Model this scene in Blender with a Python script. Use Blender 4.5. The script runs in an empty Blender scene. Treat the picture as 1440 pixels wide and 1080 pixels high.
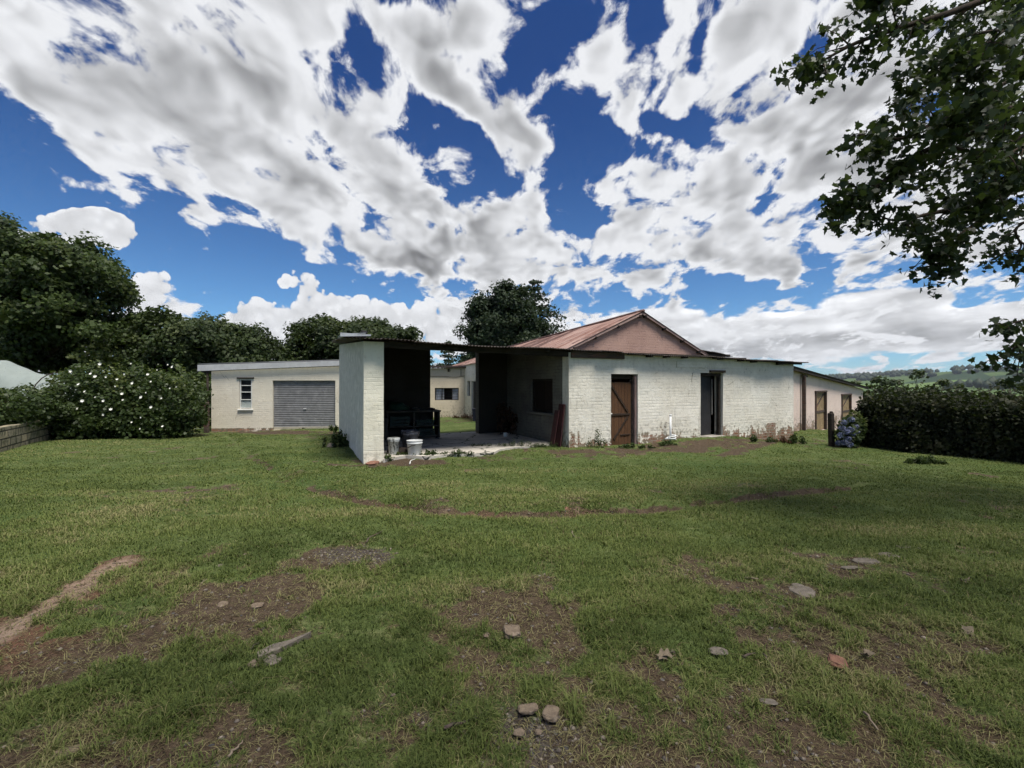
import bpy, bmesh, math, random
import numpy as np
from mathutils import Vector, Matrix, noise as mnoise
R = math.radians
C = bpy.context.scene.collection
rng = np.random.default_rng(7)
random.seed(7)
F, CX, CY, EYE = 640.0, 720.0, 540.0, 1.6      # the lens of the photograph, used to survey positions

# ------------------------------------------------------------------ node helpers
class G:
    """tiny expression helper over a node tree"""
    def __init__(s, nt): s.nt = nt
    def n(s, t, **kw):
        nd = s.nt.nodes.new('ShaderNode' + t)
        for k, v in kw.items(): setattr(nd, k, v)
        return nd
    def put(s, sock, v):
        if v is None: return
        if hasattr(v, 'is_output'): s.nt.links.new(v, sock)
        else:
            if isinstance(v, (tuple, list)) and len(v) == 3 and sock.type == 'RGBA': v = (*v, 1)
            sock.default_value = v
    def m(s, op, a, b=None, c=None, clamp=False):
        nd = s.n('Math', operation=op, use_clamp=clamp)
        for i, v in enumerate((a, b, c)): s.put(nd.inputs[i], v)
        return nd.outputs[0]
    def v(s, op, a, b=None, scale=None):
        nd = s.n('VectorMath', operation=op)
        s.put(nd.inputs[0], a); s.put(nd.inputs[1], b)
        if scale is not None: s.put(nd.inputs['Scale'], scale)
        return nd.outputs['Value'] if op in ('DOT_PRODUCT', 'LENGTH', 'DISTANCE') else nd.outputs[0]
    def xyz(s, x=0, y=0, z=0):
        nd = s.n('CombineXYZ')
        for i, q in enumerate((x, y, z)): s.put(nd.inputs[i], q)
        return nd.outputs[0]
    def sep(s, a):
        nd = s.n('SeparateXYZ'); s.put(nd.inputs[0], a); return nd.outputs
    def ss(s, x, lo, hi, a=0.0, b=1.0, kind='SMOOTHSTEP'):
        nd = s.n('MapRange', interpolation_type=kind)
        for i, q in enumerate((x, lo, hi, a, b)): s.put(nd.inputs[i], q)
        return nd.outputs[0]
    def noise(s, vec, scale, detail=4, rough=.5, dist=0, dim='3D', col=False):
        nd = s.n('TexNoise', noise_dimensions=dim)
        s.put(nd.inputs['Vector'], vec)
        for k, q in (('Scale', scale), ('Detail', detail), ('Roughness', rough), ('Distortion', dist)): s.put(nd.inputs[k], q)
        return nd.outputs['Color' if col else 'Fac']
    def voro(s, vec, scale, feature='F1', out='Distance', dim='3D', **kw):
        nd = s.n('TexVoronoi', feature=feature, voronoi_dimensions=dim)
        s.put(nd.inputs['Vector'], vec); s.put(nd.inputs['Scale'], scale)
        for k, q in kw.items(): s.put(nd.inputs[k], q)
        return nd.outputs[out]
    def mix(s, f, a, b, blend='MIX'):
        nd = s.n('Mix', data_type='RGBA', blend_type=blend)
        s.put(nd.inputs[0], f); s.put(nd.inputs[6], a); s.put(nd.inputs[7], b)
        return nd.outputs[2]
    def scale(s, vec, k): return s.v('MULTIPLY', vec, k)
    def attr(s, name, out='Fac'):
        return s.n('Attribute', attribute_name=name).outputs[out]
    def bump(s, h, strength=.5, dist=.01, normal=None):
        nd = s.n('Bump'); nd.inputs['Strength'].default_value = strength; nd.inputs['Distance'].default_value = dist
        s.put(nd.inputs['Height'], h); s.put(nd.inputs['Normal'], normal)
        return nd.outputs[0]

def material(name, build):
    mt = bpy.data.materials.new(name); mt.use_nodes = True
    nt = mt.node_tree; nt.nodes.clear(); g = G(nt)
    out = nt.nodes.new('ShaderNodeOutputMaterial')
    r = build(g)
    if isinstance(r, dict):
        p = g.n('BsdfPrincipled')
        for k, v in r.items(): g.put(p.inputs[k], v)
        r = p.outputs[0]
    nt.links.new(r, out.inputs['Surface'])
    return mt
# ------------------------------------------------------------------ sky, sun, camera
SUN_EL, SUN_AZ = R(67), R(140)           # azimuth from +Y (ahead) towards +X (right)
sun_dir = Vector((math.sin(SUN_AZ)*math.cos(SUN_EL), math.cos(SUN_AZ)*math.cos(SUN_EL), math.sin(SUN_EL)))

def azel(px, py):
    a, b = (px-CX)/F, (CY-py)/F
    return math.atan2(a, 1), math.atan2(b, math.hypot(a, 1))

def build_world():
    w = bpy.data.worlds.new("World"); bpy.context.scene.world = w; w.use_nodes = True
    nt = w.node_tree; nt.nodes.clear(); g = G(nt)
    d = g.n('TexCoord').outputs['Generated']
    x, y, z = g.sep(d)[:3]
    hor = g.m('SQRT', g.m('ADD', g.m('MULTIPLY', x, x), g.m('MULTIPLY', y, y)))
    az = g.m('ARCTAN2', x, y); el = g.m('ARCTAN2', z, hor)
    ae = g.xyz(az, el, 0)
    # plane projection of a cloud deck, bent a little towards the horizon
    den = g.m('ADD', g.m('MAXIMUM', z, 0.0), 0.32)
    q = g.xyz(g.m('DIVIDE', x, den), g.m('DIVIDE', y, den), 0)
    turned = {}
    def field(blobs, warp, key):
        tot = None
        for (px, py, rx, ry, rot, wt) in blobs:
            c0, c1 = azel(px, py); cr, sr = math.cos(R(rot)), math.sin(R(rot))
            e1 = azel(px+.5*rx*cr, py+.5*rx*sr); e2 = azel(px-.5*ry*sr, py+.5*ry*cr)
            e1 = (2*(e1[0]-c0), 2*(e1[1]-c1)); e2 = (2*(e2[0]-c0), 2*(e2[1]-c1))
            k = round(math.degrees(math.atan2(e1[1], e1[0]))/12); th = R(12*k); ct, st = math.cos(th), math.sin(th)
            if (key, k) not in turned:
                turned[key, k] = warp if k == 0 else g.xyz(g.v('DOT_PRODUCT', warp, (ct, st, 0)), g.v('DOT_PRODUCT', warp, (-st, ct, 0)), 0)
            sx, sy = 1/math.hypot(*e1), 1/math.hypot(*e2)
            nd = g.n('VectorMath', operation='MULTIPLY_ADD')
            g.put(nd.inputs[0], turned[key, k]); nd.inputs[1].default_value = (sx, sy, 0)
            nd.inputs[2].default_value = (-(c0*ct+c1*st)*sx, -(-c0*st+c1*ct)*sy, 0)
            t = g.ss(g.v('DOT_PRODUCT', nd.outputs[0], nd.outputs[0]), 0.0, 1.75, wt, 0.0)
            tot = t if tot is None else g.m('ADD', tot, t)
        return g.m('MAXIMUM', g.m('MINIMUM', tot, 1.0), -1.0)
    wob = g.v('SUBTRACT', g.noise(q, 3.0, 2, .55, 0, '2D', True), (.5, .5, .5))
    aew = g.v('ADD', ae, g.v('MULTIPLY', wob, (.22, .15, 0)))
    # --- high broken cumulus deck
    POS = [(90,70,210,95,22,.95),(330,150,230,120,30,1),(500,260,200,85,30,1),(640,335,150,62,20,1),(700,375,70,26,10,.7),
           (150,228,110,34,14,.85),(262,275,60,18,28,.75),(410,300,90,36,28,.8),(430,15,150,50,18,.8),(610,85,80,50,55,.6),
           (690,165,100,44,38,.8),(650,20,100,36,0,.7),(745,160,55,34,40,.75),(770,12,36,16,0,.5),(845,110,34,62,-12,.95),(868,165,22,40,-30,.75),
           (925,70,30,75,10,.6),(952,140,24,34,0,.75),(1030,100,62,66,10,1),(1110,30,140,52,0,.7),(1210,150,130,130,0,.72),(1100,215,90,60,0,.45),
           (900,262,120,44,0,.6),(880,350,100,46,6,1),(1010,352,110,34,6,.95),(1060,262,150,60,-20,.55),(1170,335,190,42,0,.7),
           (1370,330,120,70,0,.85),(740,330,50,62,0,.9),(1350,120,160,160,0,.6),(1240,255,150,60,0,.5),(960,205,90,14,0,.35)]
    NEG = [(335,92,70,20,38,-.62),(490,70,56,22,48,-.72),(655,170,40,22,60,-.8),(468,262,36,14,25,-.8),(30,175,120,52,30,-.9),
           (130,345,220,76,12,-1),(340,385,190,62,24,-1),(560,446,120,34,12,-.7),(250,120,60,30,20,.4),(150,120,120,60,20,.4),(560,330,110,50,28,.5),(760,90,34,80,8,-.9),(800,235,60,90,0,-.9),(980,190,70,20,10,-.6),
           (888,30,40,26,0,-.5),(1100,400,170,22,0,-.8),(1110,290,54,16,-20,-.6),(820,300,20,60,0,-.5),(1400,392,70,20,0,-.8),(60,2,60,18,0,-.6),(985,30,26,34,0,-.8)]
    cov = field(POS+NEG, aew, 'a')
    qs = g.v('ADD', g.scale(q, (2.1, 1.5, 1)), g.v('MULTIPLY', wob, (.22, .22, 0)))
    f0 = g.noise(qs, 3.9, 9, .59, 0, '2D')
    lo = g.noise(qs, 3.9, 2.0, .55, 0, '2D'); lo2 = g.noise(g.v('ADD', qs, (.05, .08, 0)), 3.9, 2.0, .55, 0, '2D')
    base = g.m('SUBTRACT', g.m('MULTIPLY', cov, .39), .055)
    dens = g.m('ADD', g.m('MULTIPLY', g.m('SUBTRACT', f0, .5), 2.1), base)
    dlo = g.m('ADD', g.m('MULTIPLY', g.m('SUBTRACT', lo, .5), 1.7), base)
    alpha = g.ss(dens, -.08, .17)
    # underside: thick cores are softly grey, thin edges white, lumps lit from the sun's side
    br = g.m('SUBTRACT', .985, g.m('MULTIPLY', g.ss(dlo, .12, .72), .29))
    br = g.m('ADD', br, g.m('MULTIPLY', g.m('SUBTRACT', lo, lo2), .70))
    br = g.m('ADD', br, g.m('MULTIPLY', g.m('SUBTRACT', f0, lo), .24))
    big = g.noise(q, 2.0, 1, .5, 0, '2D')
    br = g.m('SUBTRACT', br, g.m('MULTIPLY', g.m('MULTIPLY', g.ss(big, .46, .72), g.ss(dlo, .1, .5)), .20))
    br = g.m('MAXIMUM', g.m('MINIMUM', br, .985), .35)
    # --- low layer towards the horizon
    lq = g.v('MULTIPLY', ae, (1.0, 3.1, 1))
    ln = g.noise(lq, 5.2, 7, .58, 0, '2D')
    low = field([(1130,478,360,34,0,1),(1235,425,90,30,0,.9),(900,455,90,26,0,.8),(1050,440,160,20,0,.5),(1420,455,120,30,0,.9),(1330,410,90,14,-12,.6)], g.v('ADD', ae, g.v('MULTIPLY', wob, (.05, .03, 0))), 'b')
    ld = g.m('ADD', g.m('MULTIPLY', g.m('SUBTRACT', ln, .5), 1.0), g.m('MULTIPLY', g.m('SUBTRACT', low, .42), .55))
    lalpha = g.ss(ld, .0, .12)
    ln2 = g.noise(g.v('ADD', lq, (.012, .05, 0)), 5.2, 4, .55, 0, '2D')
    lbr = g.m('ADD', g.m('SUBTRACT', .96, g.m('MULTIPLY', g.ss(ld, .12, .6), .20)), g.m('MULTIPLY', g.m('SUBTRACT', ln, ln2), 1.0))
    # --- towering cumulus far off
    cum = field([(395,470,80,44,0,1),(424,400,24,20,20,.66),(398,398,9,12,0,.5),(455,440,40,34,0,.8),(520,455,60,36,0,.9),(620,462,90,40,0,.95),(350,445,30,28,0,.6),
                 (150,322,60,24,14,1),(120,310,50,18,0,.8),(205,415,34,44,30,.9),(60,330,60,30,0,.8),(270,470,70,20,0,.6),(60,480,120,60,0,.8),(765,470,70,26,0,.8),(690,430,60,20,0,.5)], g.v('ADD', ae, g.v('MULTIPLY', wob, (.03, .03, 0))), 'c')
    pv = g.voro(g.v('ADD', ae, g.v('MULTIPLY', wob, (.02, .02, 0))), 26, 'SMOOTH_F1', 'Distance', Smoothness=.35, dim='2D')
    pv2 = g.voro(ae, 62, 'SMOOTH_F1', 'Distance', Smoothness=.3, dim='2D')
    pf = g.noise(ae, 15, 7, .62, 0, '2D')
    puff = g.m('SUBTRACT', g.m('ADD', g.m('MULTIPLY', g.m('SUBTRACT', .5, pv), .60), g.m('MULTIPLY', g.m('SUBTRACT', .5, pv2), .45)), g.m('MULTIPLY', g.m('SUBTRACT', .5, pf), 1.35))
    cd = g.m('ADD', cum, g.m('MULTIPLY', puff, g.ss(cum, .02, .4)))
    calpha = g.ss(cd, .48, .62)
    cbr = g.m('ADD', .95, g.m('SUBTRACT', g.m('MULTIPLY', puff, .34), g.m('MULTIPLY', g.ss(cd, .7, 1.3), .10)))
    cbr = g.m('MINIMUM', cbr, 1.0)
    # --- clear sky
    sky = g.n('TexSky', sky_type='NISHITA', sun_disc=False, sun_elevation=SUN_EL, sun_rotation=SUN_AZ, altitude=1500, air_density=1.0, dust_density=.6, ozone_density=2.5)
    blue = g.mix(1.0, sky.outputs[0], (.15, .36, .70), 'MULTIPLY')
    blue = g.mix(g.ss(el, 0.0, .62), g.mix(1.0, blue, (3.3, 2.25, 1.45), 'MULTIPLY'), blue)
    K = 7.2                                             # sunlit cloud, in the sky texture's own units
    def shade(b, tint=(1.0, 1.015, 1.05)):
        c = g.n('CombineColor')
        for i in range(3): g.put(c.inputs[i], g.m('MULTIPLY', g.m('POWER', b, 2.0), K*tint[i]))
        return c.outputs[0]
    col = g.mix(calpha, blue, shade(cbr))
    col = g.mix(lalpha, col, shade(lbr))
    col = g.mix(alpha, col, shade(br))
    # the ground half of the world is never seen: plain dim green-grey
    col = g.mix(g.ss(z, -.02, 0.0), (.55, .62, .45), col)
    bg = g.n('Background'); g.put(bg.inputs[0], col); bg.inputs[1].default_value = 0.10
    nt.links.new(bg.outputs[0], g.n('OutputWorld').inputs[0])
    w.cycles.sampling_method = 'MANUAL'; w.cycles.sample_map_resolution = 256
build_world()

sl = bpy.data.lights.new('sun', 'SUN'); sl.energy = 4.6; sl.angle = R(22); sl.color = (1, .95, .86)
so = bpy.data.objects.new('sun', sl); C.objects.link(so); so.rotation_euler = sun_dir.to_track_quat('Z', 'Y').to_euler()
cam = bpy.data.cameras.new('camera'); co = bpy.data.objects.new('camera', cam); C.objects.link(co)
co.location = (0, 0, EYE); co.rotation_euler = (R(90), 0, 0)
cam.sensor_width = 36; cam.lens = 36*F/1440; cam.clip_start = .05; cam.clip_end = 20000
sc = bpy.context.scene; sc.camera = co
sc.view_settings.view_transform = 'Standard'; sc.view_settings.look = 'None'; sc.view_settings.exposure = .30; sc.view_settings.gamma = 1
sc.cycles.max_bounces = 5; sc.cycles.diffuse_bounces = 2; sc.cycles.use_adaptive_sampling = True; sc.cycles.adaptive_threshold = .02; sc.cycles.adaptive_min_samples = 12; sc.cycles.transparent_max_bounces = 6
# ------------------------------------------------------------------ object helpers
def tag(o, label=None, cat=None, group=None, kind=None):
    for k, v in (('label', label), ('category', cat), ('group', group), ('kind', kind)):
        if v: o[k] = v
    return o
def empty(name, loc=(0, 0, 0), label=None, cat=None, group=None):
    o = bpy.data.objects.new(name, None); C.objects.link(o); o.location = loc; o.empty_display_size = .2
    return tag(o, label, cat, group)
def link(name, me, mats=(), parent=None, loc=None):
    o = bpy.data.objects.new(name, me); C.objects.link(o)
    for m_ in (mats if isinstance(mats, (list, tuple)) else [mats]): me.materials.append(m_)
    if parent is not None:
        o.parent = parent
        if parent.parent is None: o.matrix_parent_inverse = Matrix.Translation(-parent.location)
        else: o.matrix_parent_inverse = (parent.matrix_parent_inverse.inverted() if False else Matrix.Identity(4))
    if loc is not None: o.location = loc
    return o
def box_uv(me):
    """metres as UV: u along the wall, v up"""
    uv = me.uv_layers.new(name='UVMap'); n = len(me.loops)
    co_ = np.empty(len(me.vertices)*3, 'f'); me.vertices.foreach_get('co', co_); co_ = co_.reshape(-1, 3)
    vi = np.empty(n, 'i'); me.loops.foreach_get('vertex_index', vi)
    pn = np.empty(len(me.polygons)*3, 'f'); me.polygons.foreach_get('normal', pn); pn = pn.reshape(-1, 3)
    lt = np.empty(len(me.polygons), 'i'); me.polygons.foreach_get('loop_total', lt)
    ln = np.repeat(pn, lt, 0); p = co_[vi]
    flat = np.abs(ln[:, 2]) > .75
    h = np.hypot(ln[:, 0], ln[:, 1]) + 1e-9
    u = (-ln[:, 1]*p[:, 0] + ln[:, 0]*p[:, 1])/h; v = p[:, 2].copy()
    u[flat] = p[flat, 0]; v[flat] = p[flat, 1]
    uv.data.foreach_set('uv', np.stack([u, v], 1).ravel().astype('f'))
class MB:
    """collects boxes, tubes and sheets, built as one mesh"""
    def __init__(s): s.v = []; s.f = []; s.mi = []; s.smooth = []
    def add(s, verts, faces, mi=0, smooth=False):
        o = len(s.v); s.v += [tuple(map(float, q)) for q in verts]
        s.f += [tuple(o+i for i in f) for f in faces]; s.mi += [mi]*len(faces); s.smooth += [smooth]*len(faces)
        return s
    def box(s, c, size, rot=0.0, mi=0, bev=0.0, tilt=None):
        """a bevelled box: centre, size, turn about z"""
        hx, hy, hz = (q/2 for q in size); b = min(bev, hx*.9, hy*.9, hz*.9)
        M = Matrix.Rotation(rot, 3, 'Z')
        if tilt is not None: M = M @ tilt
        vs = []; c = Vector(c)
        if b <= 0:
            for sx in (-1, 1):
                for sy in (-1, 1):
                    for sz in (-1, 1): vs.append(c + M @ Vector((sx*hx, sy*hy, sz*hz)))
            fs = [(0,1,3,2),(4,6,7,5),(0,4,5,1),(2,3,7,6),(0,2,6,4),(1,5,7,3)]
        else:
            idx = {}
            for sx in (-1, 1):
                for sy in (-1, 1):
                    for sz in (-1, 1):
                        for a in range(3):
                            q = [sx*(hx-b), sy*(hy-b), sz*(hz-b)]; q[a] = (sx*hx, sy*hy, sz*hz)[a]
                            idx[sx, sy, sz, a] = len(vs); vs.append(c + M @ Vector(q))
            fs = []
            for a in range(3):
                b1, b2 = (a+1) % 3, (a+2) % 3
                for sg in (-1, 1):
                    def key(p, q):
                        k = [0, 0, 0]; k[a] = sg; k[b1] = p; k[b2] = q; return idx[k[0], k[1], k[2], a]
                    f = [key(-1,-1), key(1,-1), key(1,1), key(-1,1)]
                    fs.append(tuple(f if sg > 0 else f[::-1]))
            for a in range(3):
                b1, b2 = (a+1) % 3, (a+2) % 3
                for p in (-1, 1):
                    for q in (-1, 1):
                        def key(t, ax):
                            k = [0, 0, 0]; k[a] = t; k[b1] = p; k[b2] = q; return idx[k[0], k[1], k[2], ax]
                        f = [key(-1, b1), key(1, b1), key(1, b2), key(-1, b2)]
                        fs.append(tuple(f if p*q > 0 else f[::-1]))
            for sx in (-1, 1):
                for sy in (-1, 1):
                    for sz in (-1, 1):
                        f = [idx[sx, sy, sz, 0], idx[sx, sy, sz, 1], idx[sx, sy, sz, 2]]
                        fs.append(tuple(f if sx*sy*sz > 0 else f[::-1]))
        return s.add(vs, fs, mi)
    def tube(s, pts, rad, n=7, mi=0, cap=True):
        pts = [Vector(p) for p in pts]
        if not isinstance(rad, (list, tuple)): rad = [rad]*len(pts)
        vs = []; fs = []
        for i, p in enumerate(pts):
            d = (pts[min(i+1, len(pts)-1)] - pts[max(i-1, 0)]).normalized()
            a = d.orthogonal().normalized() if i == 0 else (a - d*a.dot(d)).normalized()
            b = d.cross(a)
            for k in range(n):
                t = 2*math.pi*k/n; vs.append(p + (a*math.cos(t) + b*math.sin(t))*rad[i])
        for i in range(len(pts)-1):
            for k in range(n):
                k2 = (k+1) % n; fs.append((i*n+k, i*n+k2, (i+1)*n+k2, (i+1)*n+k))
        if cap: fs += [tuple(range(n))[::-1], tuple((len(pts)-1)*n+k for k in range(n))]
        return s.add(vs, fs, mi, True)
    def lathe(s, c, prof, n=20, mi=0, wob=0.0):
        vs = []; fs = []; c = Vector(c)
        for (r, z) in prof:
            for k in range(n):
                t = 2*math.pi*k/n; w_ = 1+wob*math.sin(3*t+z*9); vs.append(c + Vector((r*w_*math.cos(t), r*w_*math.sin(t), z)))
        for i in range(len(prof)-1):
            for k in range(n):
                k2 = (k+1) % n; fs.append((i*n+k, i*n+k2, (i+1)*n+k2, (i+1)*n+k))
        return s.add(vs, fs, mi, True)
    def build(s, name, mats, parent=None, uv=True, loc=None):
        me = bpy.data.meshes.new(name); me.from_pydata(s.v, [], s.f)
        me.polygons.foreach_set('material_index', s.mi); me.polygons.foreach_set('use_smooth', s.smooth)
        me.update()
        if uv: box_uv(me)
        return link(name, me, mats, parent, loc)
def np_mesh(name, verts, loops, counts, smooth=False):
    me = bpy.data.meshes.new(name)
    me.vertices.add(len(verts)); me.vertices.foreach_set('co', np.ascontiguousarray(verts, 'f').ravel())
    me.loops.add(len(loops)); me.loops.foreach_set('vertex_index', np.ascontiguousarray(loops, 'i').ravel())
    me.polygons.add(len(counts)); st = np.zeros(len(counts), 'i'); st[1:] = np.cumsum(counts)[:-1]
    me.polygons.foreach_set('loop_start', st); me.polygons.foreach_set('loop_total', np.asarray(counts, 'i'))
    if smooth: me.polygons.foreach_set('use_smooth', np.ones(len(counts), bool))
    me.update(calc_edges=True); return me
def fattr(me, name, vals, domain='FACE'):
    a = me.attributes.new(name, 'FLOAT', domain); a.data.foreach_set('value', np.ascontiguousarray(vals, 'f'))

# ------------------------------------------------------------------ numpy noise
_T = rng.random((256, 256)).astype('f')
def vn(x, y):
    xi = np.floor(x).astype(int); yi = np.floor(y).astype(int); fx = x-xi; fy = y-yi
    fx = fx*fx*(3-2*fx); fy = fy*fy*(3-2*fy); a, b, c_, d = (_T[(xi+i) & 255, (yi+j) & 255] for i, j in ((0,0),(1,0),(0,1),(1,1)))
    return (a*(1-fx)+b*fx)*(1-fy) + (c_*(1-fx)+d*fx)*fy
def fbm(x, y, s, o=4, sd=0.0):
    t = 0; amp = .5; n = 0
    for k in range(o): t = t + amp*vn(x*s+17.3*k+sd, y*s+9.1*k+sd*1.7); n += amp; amp *= .5; s *= 2.03
    return t/n
def sstep(x, a, b):
    t = np.clip((x-a)/(b-a), 0, 1); return t*t*(3-2*t)

# ------------------------------------------------------------------ the lie of the land
TH = R(25); U = np.array([math.cos(TH), math.sin(TH)]); V = np.array([-math.sin(TH), math.cos(TH)])
A0 = np.array([-2.97, 9.10])                       # near corner of the porch's end wall
def bp(s, t): return A0 + s*U + t*V                # plan of the outbuilding: s along its front, t into it
LEVEL = [(0,0,0),(0,2,0),(-3,2,0),(3,2,0),(-6,5,0),(6,5,-.03),(0,5,0),(-2.97,9.1,0),(-1,9.6,.03),(1.39,11.13,.05),(2.9,11.7,.0),(5.6,12.9,.10),(9.1,14.7,-.22),(5,9,0),(9,9,-.1),
         (-.2,14.4,.04),(-4,12.5,.0),(-11.8,17.8,-.28),(-6.5,18.3,-.2),(-13.3,11.8,-.1),(-15.8,15.8,-.2),(10.7,9.5,-.15),(10.1,13.4,-.25),(12.4,19.3,-.33),(14.2,21,-.57),(18,24.5,-.85),
         (-2,23,-.09),(-3,18,-.02),(-7,12,-.12),(-9,8,-.05),(10,4,-.05),(-10,3,0)]
LV = np.array(LEVEL)
def hill_h(x, y):
    """the valley and the hills across it"""
    az_ = np.arctan2(x, y); r = np.hypot(x, y)
    k = fbm(az_*6+40, r*.0006, 1.0, 4, 3.0)
    z = -35 + 26*sstep(r, 700, 1500)*(.3+k)
    ridge = 82*np.clip(.30+.75*fbm(az_*3.1+11, r*.0002, 1.0, 3, 8.0)+.30*sstep(az_, R(25), R(52)), 0, 2)
    return z + ridge*sstep(r, 1500, 2900+500*np.sin(az_*5)) + 16*(fbm(x*.004, y*.004, 1, 3)-.5)
def zg(x, y):
    x = np.asarray(x, float); y = np.asarray(y, float)
    w = 0; t = 0
    for (a, b, c_) in LEVEL:
        k = 1/((x-a)**2+(y-b)**2+2.0)**2; w = w+k; t = t+k*c_
    z = t/w
    r = np.hypot(x, y-10)
    fall = np.maximum(r-26, 0)
    z = z - 36*(1-np.exp(-fall/260)) - .012*np.maximum(x-14, 0)*np.clip(1-(r-26)/200, 0, 1)
    return z
def gz(x, y): return float(zg(x, y))
def G0(px, py, lift=0.0):
    """survey: the point of the ground seen at (px, py)"""
    z = 0.0
    for _ in range(12):
        d = (EYE-z)*F/max(py-CY, 4); x = (px-CX)/F*d; z = .5*z+.5*gz(x, d)
    return Vector((x, d, z+lift))
RUT = [G0(*p) for p in ((318,612),(335,627),(362,646),(402,668),(452,688),(520,705),(600,716),(700,721),(800,720),(900,716),(1000,705),(1100,694),(1190,685))]
def dense(pl, n=14):
    o = []
    for a, b in zip(pl[:-1], pl[1:]): o += [a.lerp(b, k/n) for k in range(n)]
    return np.array([(q.x, q.y) for q in o+[pl[-1]]])
RUTD = dense(RUT)
def rut_sd(x, y):
    """signed distance to the worn edge that crosses the lawn (positive on the buildings' side)"""
    best = np.full(x.shape, 9.0); sg = np.ones(x.shape)
    tx = np.gradient(RUTD[:, 0]); ty = np.gradient(RUTD[:, 1])
    m = (np.abs(x) < 14) & (y > 3) & (y < 20)
    xm, ym = x[m], y[m]; bb = np.full(xm.shape, 81.0); ss_ = np.ones(xm.shape)
    for i in range(0, len(RUTD)):
        dx = xm-RUTD[i, 0]; dy = ym-RUTD[i, 1]; d2 = dx*dx+dy*dy; c_ = d2 < bb
        bb = np.where(c_, d2, bb); ss_ = np.where(c_, np.sign(tx[i]*dy-ty[i]*dx), ss_)
    best[m] = np.sqrt(bb); sg[m] = ss_
    return best*sg
def patch(x, y, px, py, rx, ry, rot=0, amp=1.0):
    """worn patch of ground: px ellipse surveyed onto the lawn"""
    c_ = G0(px, py); a = G0(px+rx*math.cos(R(rot)), py+rx*math.sin(R(rot))); b = G0(px-ry*math.sin(R(rot)), py+ry*math.cos(R(rot)))
    M = np.linalg.inv(np.array([[a.x-c_.x, b.x-c_.x], [a.y-c_.y, b.y-c_.y]]))
    dx, dy = x-c_.x, y-c_.y; k = np.hypot(M[0,0]*dx+M[0,1]*dy, M[1,0]*dx+M[1,1]*dy)
    return amp*np.clip(1.35-.85*k, 0, 1)
SOIL = [(70,850,120,48,-20,1),(30,890,90,40,-20,1),(165,795,60,18,-15,.9),(300,885,120,48,-15,.85),(500,785,85,26,0,1),(470,800,60,14,0,.6),(700,850,90,26,0,.7),(720,1010,150,62,0,.9),
        (560,1000,110,50,10,.6),(870,950,120,70,0,.62),(240,1000,160,60,-15,.6),(1010,1000,160,70,10,.6),(1340,930,150,50,25,.62),(1370,1030,120,50,25,.7),(1330,820,120,24,15,.62),(840,870,60,12,0,.6),
        (640,900,60,18,0,.65),(1060,900,90,30,0,.55),(420,920,60,22,-30,.7),(1210,790,60,12,-12,.6),(1128,832,30,12,0,.7),(160,1050,160,50,-10,.55),(560,905,140,30,0,.45),(190,905,260,90,-10,.85),(80,1000,200,80,0,.75),(400,985,170,60,0,.7),(720,960,220,110,0,.72),(330,830,200,40,0,.55),(250,950,230,100,-8,.92),(110,925,180,70,-15,.95)]
DOORS = [(880,634,40,7,0,1),(940,630,60,8,0,1),(1010,622,50,10,0,1),(1070,624,50,6,0,.9),(820,636,50,6,0,.9),(575,650,60,6,0,1),(700,634,110,6,0,.5),(690,645,80,6,0,.5),(690,590,40,4,0,.9),(640,592,40,3,0,.6),(380,608,110,3.2,0,1),(500,655,40,4,0,.8)]
CLAY = [(112,826,44,13,-32,1),(62,856,44,12,-32,1),(15,882,34,12,-30,.9),(165,795,36,9,-20,.6)]
GRAV = [(510,778,60,16,0,1),(720,1020,110,46,0,1),(640,990,60,30,0,.8),(820,1000,60,30,0,.7),(520,1000,50,22,0,.5)]
def masks(x, y):
    near = (np.abs(x) < 22) & (y > .5) & (y < 28)
    out = [np.zeros(x.shape) for _ in range(4)]
    xm, ym = x[near], y[near]
    n1 = fbm(xm, ym, 1.1, 4, 2.0); n2 = fbm(xm, ym, 6.0, 3, 5.0)
    d = np.zeros(xm.shape)
    for p in SOIL: d = np.maximum(d, patch(xm, ym, *p))
    fore = (1-sstep(ym, 2.3, 5.0))*(1-.35*sstep(xm, .4, 2.2))
    d = np.maximum(d*.95, .74*fore) + (n1-.5)*1.8 + (n2-.5)*1.1
    d = sstep(d, .22, .92)
    e = np.zeros(xm.shape)
    for p in DOORS: e = np.maximum(e, patch(xm, ym, *p))
    d = np.maximum(d, sstep(e+(n2-.5)*1.1+(fbm(xm, ym, 2.6, 3, 52.0)-.5)*1.1, .30, .95))
    sd = rut_sd(xm, ym)
    rk = np.exp(-((sd+.02)/.10)**2)*np.clip(2.8*(fbm(xm, ym, .8, 3, 21.0)-.14), .35, 1.15)
    d = np.maximum(d, .9*sstep(rk+(n2-.5)*1.1+(fbm(xm, ym, 14, 2, 9.0)-.5)*.6, .34, .85))
    cl = np.zeros(xm.shape); gv = np.zeros(xm.shape)
    for p in CLAY: cl = np.maximum(cl, patch(xm, ym, *p))
    for p in GRAV: gv = np.maximum(gv, patch(xm, ym, *p))
    cl = sstep(cl+(n2-.5)*.9+(n1-.5)*.6, .30, .60)
    red = np.clip(np.maximum(.55*np.exp(-((sd+.02)/.25)**2)*sstep(fbm(xm, ym, 1.1, 2, 33.0), .50, .68), .9*sum(patch(xm, ym, *p) for p in SOIL[:3])), 0, 1)
    out[0][near] = np.maximum(d, cl); out[1][near] = cl; out[2][near] = sstep(gv+(n2-.5)*.6, .3, .8); out[3][near] = red
    return out
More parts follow.
